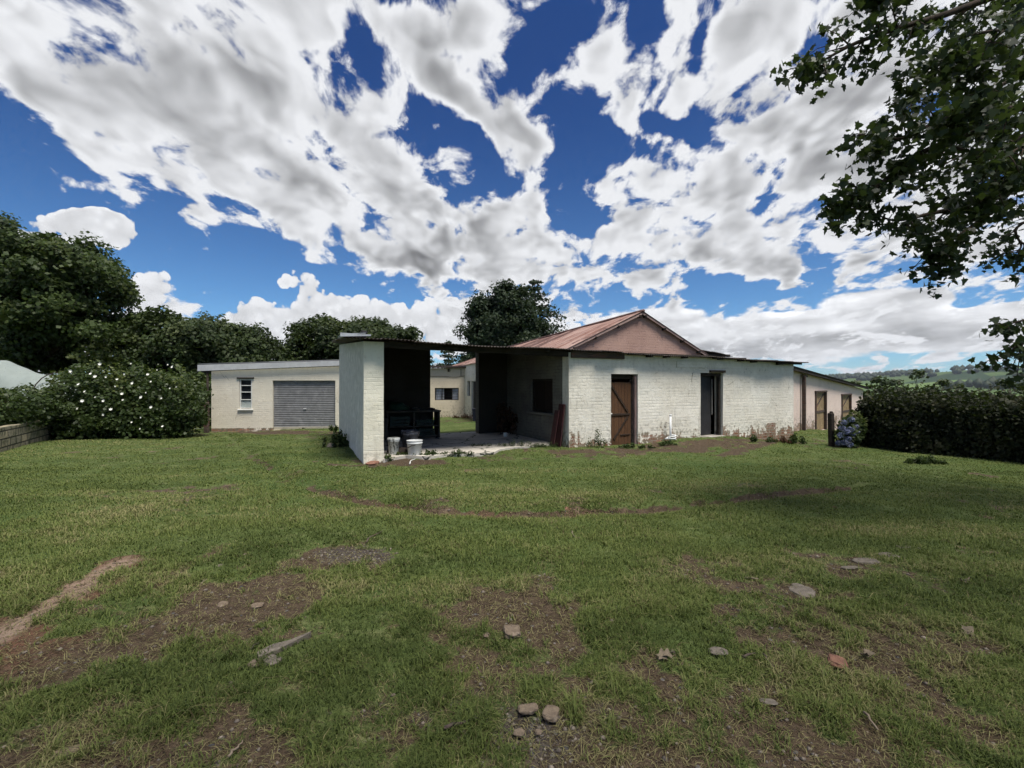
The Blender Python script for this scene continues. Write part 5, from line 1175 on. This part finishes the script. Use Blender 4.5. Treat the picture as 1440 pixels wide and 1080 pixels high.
    for c_ in ((6.0, 1.2, 6.3, 2.2, 1.1), (3.4, -.2, 6.6, 2.2, .9), (.8, -.5, 6.9, 2.1, .8), (-1.4, -.9, 7.0, 1.6, .7)):  # added unseen sprays overhead, put there to shade the near lawn
        mb.tube(limb_path((9.5, 5.4, 4.6), c_[:3], .06, 8), [.11*(1-.1*k) for k in range(9)], 7)
        for k in range(26):
            e = np.array(c_[:3])+rnd_unit(1)[0]*np.array([c_[3], c_[3], c_[4]])*(.4+.6*random.random()); mb.tube(limb_path(c_[:3], e, .1, 3), [.02, .014, .009, .004], 4); w = rng.normal(size=(52, 3))*.24; P.append(e+w); O.append(w)
    mb.build('trunk', [M_BARK], root, uv=False)
    P, O = np.concatenate(P), np.concatenate(O)
    link('crown', leaf_mesh('crown', P, .07, 'maple', .45, O, .3, .55, .25, jitter=.35), M_PLANE, root)
fg_tree()

# ------------------------------------------------------------------ weeds along the walls
def weed(label, px, py, w, h, n, kind='shape', lsize=.05, mat_=None, name='weed', shape='oval', group=None, lift=0):
    b = G0(px, py); d = b.y; rx = w*d/F/2; rz_ = h*d/F
    bl = []; k_ = max(5, int(rx*30))
    for i in range(k_): q = random.uniform(-1, 1); hh = rz_*(.35+.65*random.random())*(1-.5*abs(q)); bl.append((q*rx, random.uniform(-.10, .06), hh*.45, .05+.05*random.random(), .05+.04*random.random(), hh*.55))
    return shrub(name, label, (b.x, b.y, b.z+lift), bl, int(n*.8), lsize*.8, mat_ or M_WEED, 'weeds', shape, group, stems=min(k_, 14), fill=.15, up=.2)
weed('thick clump of weeds against the foot of the grey porch end wall', 474, 628, 40, 30, 900, lsize=.07)
weed('low weeds growing between the white buckets and the lawn', 582, 643, 60, 16, 1100, lsize=.05)
weed('creeping weeds along the broken front edge of the porch slab', 630, 641, 84, 15, 1300, lsize=.045)
weed('patch of grassy weeds over the slab edge in front of the red plank', 728, 629, 130, 13, 3200, lsize=.05, shape='blade')
weed('tall thin weeds against the white wall left of the brown door', 838, 630, 26, 38, 420, lsize=.04)
weed('low green weeds at the foot of the brown door', 895, 630, 46, 11, 500, lsize=.05)
weed('small leafy weeds at the base of the white standpipe', 938, 626, 34, 10, 420, lsize=.045)
weed('round weed by the bare bricks right of the open doorway', 1057, 621, 14, 18, 420, lsize=.05)
weed('dry reddish weed at the wall, near the right corner of the outbuilding', 1100, 623, 26, 14, 500, lsize=.05, mat_=M_DEAD)
weed('bright green weeds round the right corner of the outbuilding', 1122, 624, 26, 20, 800, lsize=.06)
weed('small dull weed midway along the right part of the white wall', 1084, 622, 12, 14, 240, lsize=.045)
weed('sprig of weed at the foot of the cream porch wall end', 543, 649, 14, 16, 260, lsize=.05)
weed('tuft of long grass below the hedge on the lawn', 1303, 652, 56, 14, 900, lsize=.16, shape='blade')
weed('weeds along the foot of the cottage wall across the yard', 645, 588, 26, 7, 300, lsize=.06, mat_=M_DEAD)
weed('tuft of weeds at the hinge side of the garage door', 470, 606, 12, 14, 300, lsize=.07)
for i, (px, py, w) in enumerate(((722, 590, 1), (766, 612, 1))): pass
# dead creeper in the porch corner
p_ = bp(4.55, 3.15)
shrub('dead_creeper', 'dry reddish creeper in the dark inner corner of the porch', (p_[0], p_[1], .08), [(0, 0, .42, .30, .25, .42), (-.12, 0, .75, .18, .16, .22), (.2, -.15, .35, .2, .2, .3)], 420, .075, M_DEAD, 'plant', 'oval', stems=8, fill=.4)

# ------------------------------------------------------------------ things in the porch
SLAB = .075
wb = empty('workbench', (*bp(1.7, 3.3), SLAB), 'dark timber workbench with open shelves in the porch', 'workbench')
def bench(part, s, t, z, sx, sy, sz, m_=M_TIMBER): obox(mb := MB(), bp(s, t), z, (sx, sy, sz), TH, bev=.006); return mb.build(part, [m_], wb)
M_BENCH = plain('grey_bench_timber', (.085, .075, .066), (.050, .044, .040), .9, 4, 0, .6, .2, (1, 1, 1))
bench('top', 1.72, 3.33, .835, 1.52, .56, .045, M_BENCH)
bench('shelf', 1.72, 3.35, .42, 1.36, .48, .03, M_BENCH); bench('shelf', 1.72, 3.35, .13, 1.36, .48, .03, M_BENCH)
for s in (1.0, 2.44): bench('side_panel', s, 3.34, .445, .045, .50, .735, M_BENCH)
bench('upright', 1.72, 3.10, .51, .05, .05, .60, M_BENCH); bench('upright', .97, 3.10, .38, .09, .05, .60, M_BENCH)
bench('back_panel', 1.72, 3.595, .45, 1.36, .015, .74, M_DARK)
def lump(name, label, cat, c, size, m_, seed=0, n=3, amp=.25, fl=0.0, parent=None, group=None):
    bm = bmesh.new(); bmesh.ops.create_icosphere(bm, subdivisions=n, radius=1)
    for v in bm.verts:
        q = v.co.copy(); k = 1+amp*(mnoise.noise(q*1.2+Vector((seed*3.7, seed, 0)))+.5*mnoise.noise(q*3+Vector((seed, 0, 9))))
        v.co = Vector((q.x*size[0]*k, q.y*size[1]*k, max(q.z*size[2]*k, -size[2]*(.35+fl))))
    for f in bm.faces: f.smooth = True
    me = bpy.data.meshes.new(name); bm.to_mesh(me); bm.free(); o = link(name, me, m_, parent, Vector(c)); return tag(o, label, cat, group)
M_TARP = plain('dark_green_tarp', (.010, .045, .026), (.006, .028, .017), .6, 6, 0, .5)
lump('tarpaulin', 'crumpled dark green tarpaulin heaped on the workbench', 'tarpaulin', (*bp(1.30, 3.35), .93), (.28, .20, .17), M_TARP, 3, 3, .5)
obox(mb := MB(), bp(2.12, 3.30), .885, (.44, .30, .05), TH, bev=.012); mb.box((*bp(2.12, 3.30), .914), (.36, .22, .01), TH); tag(mb.build('tray', [M_DARK], None), 'flat black tray at the right end of the workbench top', 'tray')
lump('rag', 'small grey rag beside the black tray on the workbench', 'rag', (*bp(1.80, 3.28), .885), (.10, .08, .05), M_BENCH, 8, 2, .5)
M_CRATE = plain('dark_green_plastic', (.008, .030, .022), (.006, .018, .016), .5, 5)
def crate(label, s, t, z, w, dp, h, m_=M_CRATE):
    root = empty('crate', (*bp(s, t), z), label, 'crate', 'crates on the workbench shelves'); 
    for (ds, dt_, sx, sy) in ((0, -dp/2, w, .015), (0, dp/2, w, .015), (-w/2, 0, .015, dp-.02), (w/2, 0, .015, dp-.02)):
        mb = MB()
        for k in range(3): obox(mb, bp(s+ds, t+dt_), z+h*(.16+.33*k), (sx, sy, h*.24), TH, bev=.003)
        for e in (-1, 1): obox(mb, bp(s+ds+(e*(w/2-.02) if sx > sy else 0), t+dt_+(e*(dp/2-.03) if sy > sx else 0)), z+h/2, (.018, .018, h), TH)
        mb.build('side', [m_], root)
    obox(mb := MB(), bp(s, t), z+.012, (w-.02, dp-.02, .014), TH); mb.build('base', [m_], root)
crate('green plastic crate on the left of the upper workbench shelf', 1.34, 3.30, .437, .52, .34, .27); crate('shallow green crate on the right of the upper workbench shelf', 2.05, 3.30, .437, .50, .34, .15)
crate('green crate on the right of the bottom workbench shelf', 2.08, 3.30, .147, .48, .34, .19); crate('dark crate on the left of the bottom workbench shelf', 1.30, 3.30, .147, .5, .34, .2, M_DARK)
obox(mb := MB(), bp(.66, 3.0), .38, (.30, .34, .60), TH+.1, bev=.012); mb.box((*bp(.66, 3.0), .71), (.36, .40, .05), TH+.1, bev=.008); tag(mb.build('wooden_box', [M_GREYWOOD], None), 'upright wooden box with a lid beside the workbench', 'box')
# buckets
def bucket_mat(name, c0, c1, spots):
    def b(g):
        p = g.n('TexCoord').outputs['Object']; n = g.noise(p, 16, 4, .6, .5); col = g.mix(g.ss(n, .55, .62), c0, c1); col = g.mix(g.ss(g.noise(g.v('MULTIPLY', p, (1, 1, .3)), 22, 3, .6), .62-spots*.1, .70-spots*.1), col, (.03, .03, .028))
        return {'Base Color': col, 'Roughness': .5, 'Normal': g.bump(n, .2, .004)}
    return material(name, b)
def bucket(label, px, py, d, r, h, m_, wob=0.0, lid=False, rag=0):
    c = Vector((X(px, d), d, gz(X(px, d), d)+.03)); root = empty('bucket', c, label, 'bucket', 'buckets at the porch end wall')
    mb = MB(); pr = [(0.001, .01), (r*.80, 0), (r*.82, .012), (r*.97, h*.80), (r*1.05, h*.81), (r*1.05, h*.86), (r, h*.87), (r*1.02, h*.97), (r*1.06, h*.98), (r*1.06, h), (r*.98, h), (r*.78, .03), (0.001, .025)]
    mb.lathe(c, pr, 26, 0, wob)
    if rag:
        for i, v in enumerate(mb.v):
            if v[2] > c.z+h*.85: mb.v[i] = (v[0], v[1], v[2]-rag*abs(mnoise.noise(Vector((v[0]*9, v[1]*9, 2)))))
    mb.build('body', [m_], root, uv=False)
    if lid: mb = MB(); mb.lathe(c+Vector((0, 0, h*.985)), [(r*1.09, -.035), (r*1.10, .012), (r*.9, .018), (.001, .015)], 24); mb.build('lid', [m_], root, uv=False)
    mb = MB(); mb.tube([c+Vector((math.cos(t)*r*1.06, -.02-.05*math.sin(t), h*.82-math.sin(t)*r*.95)) for t in np.linspace(0, math.pi, 14)], .004, 5); mb.build('handle', [M_TIMBER], root, uv=False)
    return c
bucket('narrow lidded white bucket splashed with grey, next to the porch end wall', 553.5, 638, 9.95, .125, .38, bucket_mat('splashed_white', (.55, .57, .55), (.24, .25, .23), .5), lid=True)
bucket('tall charred grey bucket with a ragged rim behind the two white ones', 577, 634, 10.5, .20, .50, bucket_mat('charred_grey', (.10, .10, .115), (.17, .17, .19), .5), .02, rag=.16)
cb = bucket('wide clean white bucket in front of the charred one', 583, 636, 9.85, .165, .34, bucket_mat('clean_white', (.62, .63, .62), (.52, .53, .52), -.4))
mb = MB(); mb.tube([cb+Vector((-.17, -.17, .16)), cb+Vector((-.02, -.20, .25)), cb+Vector((.06, -.19, .26))], .008, 5); tag(mb.build('twig', [M_TIMBER], None, uv=False), 'thin dark twig caught across the clean white bucket', 'twig')
lump('rubble', 'heap of dark rubble and soot beneath the buckets', 'rubble', (X(566, 10.15), 10.15, .05), (.42, .25, .12), M_TIMBER, 5, 3, .6)
# white mug, red plank
mb = MB(); c = Vector((*bp(4.25, 2.55), SLAB)); mb.lathe(c, [(.001, .004), (.045, 0), (.05, .01), (.055, .11), (.050, .11), (.044, .014), (.001, .012)], 18); mug = mb.build('cup', [M_WHITEP], None, uv=False); tag(mug, 'small white cup standing on the porch slab near the inner corner', 'cup')
mb = MB(); mb.tube([c+Vector((.052+.03*math.sin(t), 0, .055-.035*math.cos(t))) for t in np.linspace(0, math.pi, 9)], .006, 5); mb.build('handle', [M_WHITEP], mug, uv=False)
M_RED = plain('dull_red_paint', (.048, .014, .015), (.032, .010, .011), .75, 4, 0, .4)
lean = Matrix.Rotation(R(7), 3, 'Y')
mb = MB(); p_ = bp(SB-.12, .22); mb.box((p_[0], p_[1], .58), (.035, .27, 1.05), TH, bev=.006, tilt=lean); p_ = bp(SB-.19, .36); mb.box((p_[0], p_[1], .50), (.03, .20, .90), TH, bev=.006, tilt=Matrix.Rotation(R(10), 3, 'Y')); mb.mi[:] = mb.mi
tag(mb.build('red_board', [M_RED], None), 'pair of dull red boards leaning on the wall at the porch mouth', 'board')
# standpipe
p_ = bp(7.93, -.16); zb_ = gz(*p_)
sp_ = empty('standpipe', (p_[0], p_[1], zb_), 'thin white plastic standpipe with a coiled white hose at its foot', 'standpipe')
M_PVC = plain('white_pvc', (.80, .80, .80), (.72, .73, .73), .4, 6, 0, .1)
mb = MB(); mb.tube([(p_[0], p_[1], zb_-.05), (p_[0], p_[1], zb_+.70)], .028, 10); mb.build('pipe', [M_PVC], sp_, uv=False)
mb = MB(); mb.tube([(p_[0], p_[1], zb_+.695), (p_[0], p_[1], zb_+.73)], .034, 10); mb.build('cap', [M_PVC], sp_, uv=False)
mb = MB(); mb.tube([(p_[0]+.02+(.10+.012*math.sin(t*3))*math.cos(t), p_[1]-.07+.085*math.sin(t), zb_+.055+.009*t) for t in np.linspace(0, 14, 70)], .017, 7); mb.build('hose', [M_PVC], sp_, uv=False)
mb = MB(); mb.tube([(p_[0]-.03, p_[1]-.05, zb_+.09), (p_[0]-.11, p_[1]-.08, zb_+.10), (p_[0]-.17, p_[1]-.08, zb_+.08)], [.03, .028, .022], 8); mb.build('elbow', [M_PVC], sp_, uv=False)
# wheelie bin by the barn door
bx_, by_ = X(669, 20.3), 20.3; bz_ = gz(bx_, by_); bn = empty('bin', (bx_, by_, bz_), 'dark blue plastic bin beside the barn side door', 'bin'); M_BIN = plain('dark_blue_plastic', (.020, .022, .040), (.014, .015, .028), .45, 5)
mb = MB(); q = [(-.13, -.13), (.13, -.13), (.13, .13), (-.13, .13)]; vs = [(bx_+a*.85, by_+b*.85, bz_) for a, b in q]+[(bx_+a*1.08, by_+b*1.08, bz_+.52) for a, b in q]; mb.add(vs, [(3,2,1,0), (4,5,6,7)]+[(i, (i+1) % 4, 4+(i+1) % 4, 4+i) for i in range(4)]); mb.build('body', [M_BIN], bn)
mb = MB(); mb.box((bx_, by_, bz_+.545), (.32, .34, .04), 0, bev=.012); mb.build('lid', [M_BIN], bn)

# ------------------------------------------------------------------ stones, bricks and sticks lying in the grass
M_TAN = plain('tan_stone', (.20, .155, .11), (.145, .11, .08), .95, 22, 0, .8, .15, (1, 1, 1), (.25, .20, .15)); M_GST = plain('grey_stone', (.175, .150, .120), (.125, .108, .088), .95, 20, 0, .8, .15, (1, 1, 1), (.22, .19, .155))
M_REDST = plain('brick_red_stone', (.235, .125, .085), (.18, .09, .065), .95, 22, 0, .8, .15)
def stone(label, px, py, w, h, m_, rot=0, flat=.4, square=0.0, name='stone', seed=0, group='stones in the foreground grass'):
    g_ = G0(px, py); d = g_.y; rx = w*d/F/2; sl_ = (EYE-g_.z)/math.hypot(d, EYE); ry = max(h*d/F/2/max(sl_, .2)*.8, rx*.35); hz = min(rx, ry)*flat*.75
    bm = bmesh.new(); bmesh.ops.create_icosphere(bm, subdivisions=4, radius=1); cr, sr = math.cos(R(rot)), math.sin(R(rot))
    for v in bm.verts:
        q = v.co.copy()
        if square: e = max(abs(q.x), abs(q.y), abs(q.z)); q = q*(1-square)+q/e*square*.88
        k = 1+.22*mnoise.noise(q*1.3+Vector((seed*5.1+px*.1, py*.1, 0)))+.07*mnoise.noise(q*4+Vector((seed, px*.1, 2)))
        q = q*k; x_, y_ = q.x*rx, q.y*ry; v.co = Vector((x_*cr-y_*sr, x_*sr+y_*cr, q.z*hz))
    for f in bm.faces: f.smooth = True
    me = bpy.data.meshes.new(name); bm.to_mesh(me); bm.free(); o = link(name, me, m_, None, Vector((g_.x, g_.y, g_.z+hz*.22))); return tag(o, label, 'stone', group)
for a in [
    ('squared tan stone lying alone in the centre foreground grass', 720, 889, 25, 18, M_TAN, 4, .5, .7),
    ('long tan stone at the top of the cluster on the gravel patch', 743, 998, 30, 13, M_TAN, 12, .6, .5),
    ('cracked square tan stone right of the long one on the gravel', 775, 1004, 24, 20, M_TAN, -20, .5, .6),
    ('smooth oval pale stone lowest in the gravel cluster', 730, 1031, 17, 11, M_TAN, 0, .7, 0),
    ('tiny pale pebble beside the oval stone on the gravel', 757, 1030, 10, 8, M_TAN, 0, .7, 0),
    ('reddish broken brick piece in the right foreground grass', 1178, 931, 24, 19, M_REDST, -30, .5, .35),
    ('flat tan stone at the bottom left corner', 92, 1058, 32, 16, M_TAN, 25, .3, .5),
    ('half buried grey stone in the grass right of centre', 1010, 916, 28, 12, M_GST, 0, .4, 0),
    ('pale broken slab fragment in the right middle grass', 1128, 832, 32, 24, M_GST, -25, .25, .5),
    ('largest of the flat stepping stones on the right', 1217, 789, 40, 9, M_GST, 8, .2, .5),
    ('flat stepping stone next to the largest, farther from the camera', 1250, 781, 24, 9, M_GST, -5, .2, .4),
    ('thin flat stone at the left end of the stepping stones', 1196, 798, 28, 5, M_GST, 5, .2, .4),
    ('sunken long stone at the far end of the stepping stones', 1277, 770, 36, 6, M_GST, -8, .2, .4),
    ('rounded tan stone beside the grey pointed slab on the left', 358, 934, 18, 11, M_TAN, 10, .6, .2),
    ('grey rock under the pointed slab on the left', 383, 930, 26, 14, M_GST, -20, .5, .3),
    ('small pale stone in the grass left of the dark gravel patch', 309, 797, 11, 6, M_GST, 0, .6, 0),
    ('pale chipped stone at the lower edge of the dark gravel patch', 500, 809, 24, 9, M_TAN, 10, .4, .3),
    ('small orange stone in the bare soil at left', 313, 850, 13, 8, M_TAN, 0, .6, 0),
    ('tan stone at the right end of the bare soil at left', 362, 852, 16, 8, M_TAN, 12, .5, .2),
    ('small reddish lump in the worn red soil edge of the lawn', 798, 716, 12, 5, M_REDST, 0, .6, 0),
    ('small flat stone in the lower right grass', 1081, 987, 24, 9, M_GST, -10, .4, .2),
    ('little tan stone left of the squared tan stone', 684, 893, 9, 7, M_TAN, 0, .6, 0),
    ('pale stone at the foot of the cream porch wall end', 524, 652, 16, 7, M_REDST, 0, .5, .4),
    ('grey rubble stone in the weeds by the porch end wall', 466, 627, 12, 8, M_GST, 15, .6, .4),
]: stone(*a)
# pointed grey slab
g_ = G0(392, 912); mb = MB(); q = [(-.16, -.06), (-.10, -.11), (.02, -.05), (.20, .12), (.21, .15), (.06, .06), (-.08, .02)]; vs = [(g_.x+a*.62, g_.y+b, g_.z+.012+.03*(a+.2)) for a, b in q]; vs += [(x_, y_, z-.05) for x_, y_, z in vs]; n = len(q)
mb.add(vs, [tuple(range(n)), tuple(range(n, 2*n))[::-1]]+[(i, i+n, (i+1) % n+n, (i+1) % n) for i in range(n)]); tag(mb.build('slab_fragment', [M_GST], None, uv=False), 'flat grey slab fragment with a pointed end in the left foreground', 'slab')
def stick(label, pts, r, m_=M_GREYWOOD, lift=.012, group='sticks lying on the lawn'):
    P = [G0(*p) for p in pts]; n = len(P); Q = []
    for i in range(n-1):
        for k in range(4): t = k/4; q = P[i].lerp(P[i+1], t); q.z = gz(q.x, q.y)+lift+.006*math.sin(i*3+k); q.x += .006*math.sin(k*2.1+i); Q.append(q)
    q = P[-1].copy(); q.z += lift; Q.append(q); mb = MB(); mb.tube(Q, [r*(1-.55*i/(len(Q)-1)) for i in range(len(Q))], 6); tag(mb.build('stick', [m_], None, uv=False), label, 'stick', group)
M_PALEST = plain('pale_stick', (.25, .20, .145), (.18, .14, .10), .9, 9)
for a in (('forked brown stick on the gravel patch in the centre foreground', ((625, 1030), (650, 1022), (676, 1012)), .009, M_GREYWOOD, .02), ('pale straight twig in the bare soil at left', ((283, 823), (290, 817), (296, 813)), .007, M_PALEST), ('dark twig lying between bare soil and pointed slab', ((352, 916), (364, 906)), .006),
          ('pale twig at the bottom left of the lawn', ((321, 1068), (333, 1055), (341, 1045)), .006, M_PALEST), ('curved thin stick in the middle of the lawn', ((804, 748), (806, 755), (815, 758)), .007, M_PALEST), ('pale short stick left of the broken slab fragment', ((1047, 815), (1066, 816)), .010, M_PALEST),
          ('long thin dark stick below the broken slab fragment', ((1068, 835), (1100, 845), (1138, 855)), .007), ('dark twig in the grass beside the reddish brick piece', ((1072, 922), (1088, 940)), .006), ('short stick beside the half buried grey stone', ((1045, 927), (1062, 921)), .009, M_GREYWOOD),
          ('bent twig on top of the dark gravel patch', ((515, 764), (521, 756), (538, 748)), .008, M_GREYWOOD), ('long pale stick in the lower right grass', ((1215, 1005), (1235, 1030)), .007, M_PALEST), ('white bent stick at the edge of the porch slab', ((576, 653), (578, 648), (584, 646)), .012, M_WHITEP)): stick(*a)
# fallen dry leaves
for i, (lab, px, py) in enumerate((('curled dark dead leaf on the lawn far right of centre', 1173, 717), ('pale dead leaf in the grass near the half buried grey stone', 933, 928), ('light dry leaf in the grass by the reddish brick piece', 1215, 925), ('dry leaf at the right edge of the lawn', 1355, 820), ('brown leaf near the right edge, below the stepping stones', 1392, 815), ('pale dry leaf low in the right foreground', 1360, 895))):
    g_ = G0(px, py); me = leaf_mesh('dead_leaf', np.array([[g_.x, g_.y, g_.z+.03], [g_.x+.03, g_.y+.01, g_.z+.035]]), .06, 'maple', 1.5, None, 0, 0, .5); tag(link('dead_leaf', me, M_DEAD if i in (0, 4) else plain('dry_leaf', (.17, .135, .09), (.12, .095, .065), .8, 20)), lab, 'leaf', 'fallen leaves on the lawn')

# ------------------------------------------------------------------ the air between here and the hills
mb = MB(); mb.box((0, 2600, 25), (9000, 7600, 330)); hz = mb.build('haze', [], None, uv=False)
mt = bpy.data.materials.new('haze'); mt.use_nodes = True; nt = mt.node_tree; nt.nodes.clear()
pv = nt.nodes.new('ShaderNodeVolumePrincipled'); pv.inputs['Color'].default_value = (.80, .88, 1, 1); pv.inputs['Density'].default_value = .00007; pv.inputs['Anisotropy'].default_value = .2
ou = nt.nodes.new('ShaderNodeOutputMaterial'); nt.links.new(pv.outputs[0], ou.inputs['Volume']); hz.data.materials.append(mt)
tag(hz, 'thin bluish air between the farmyard and the hills', 'haze', kind='stuff')
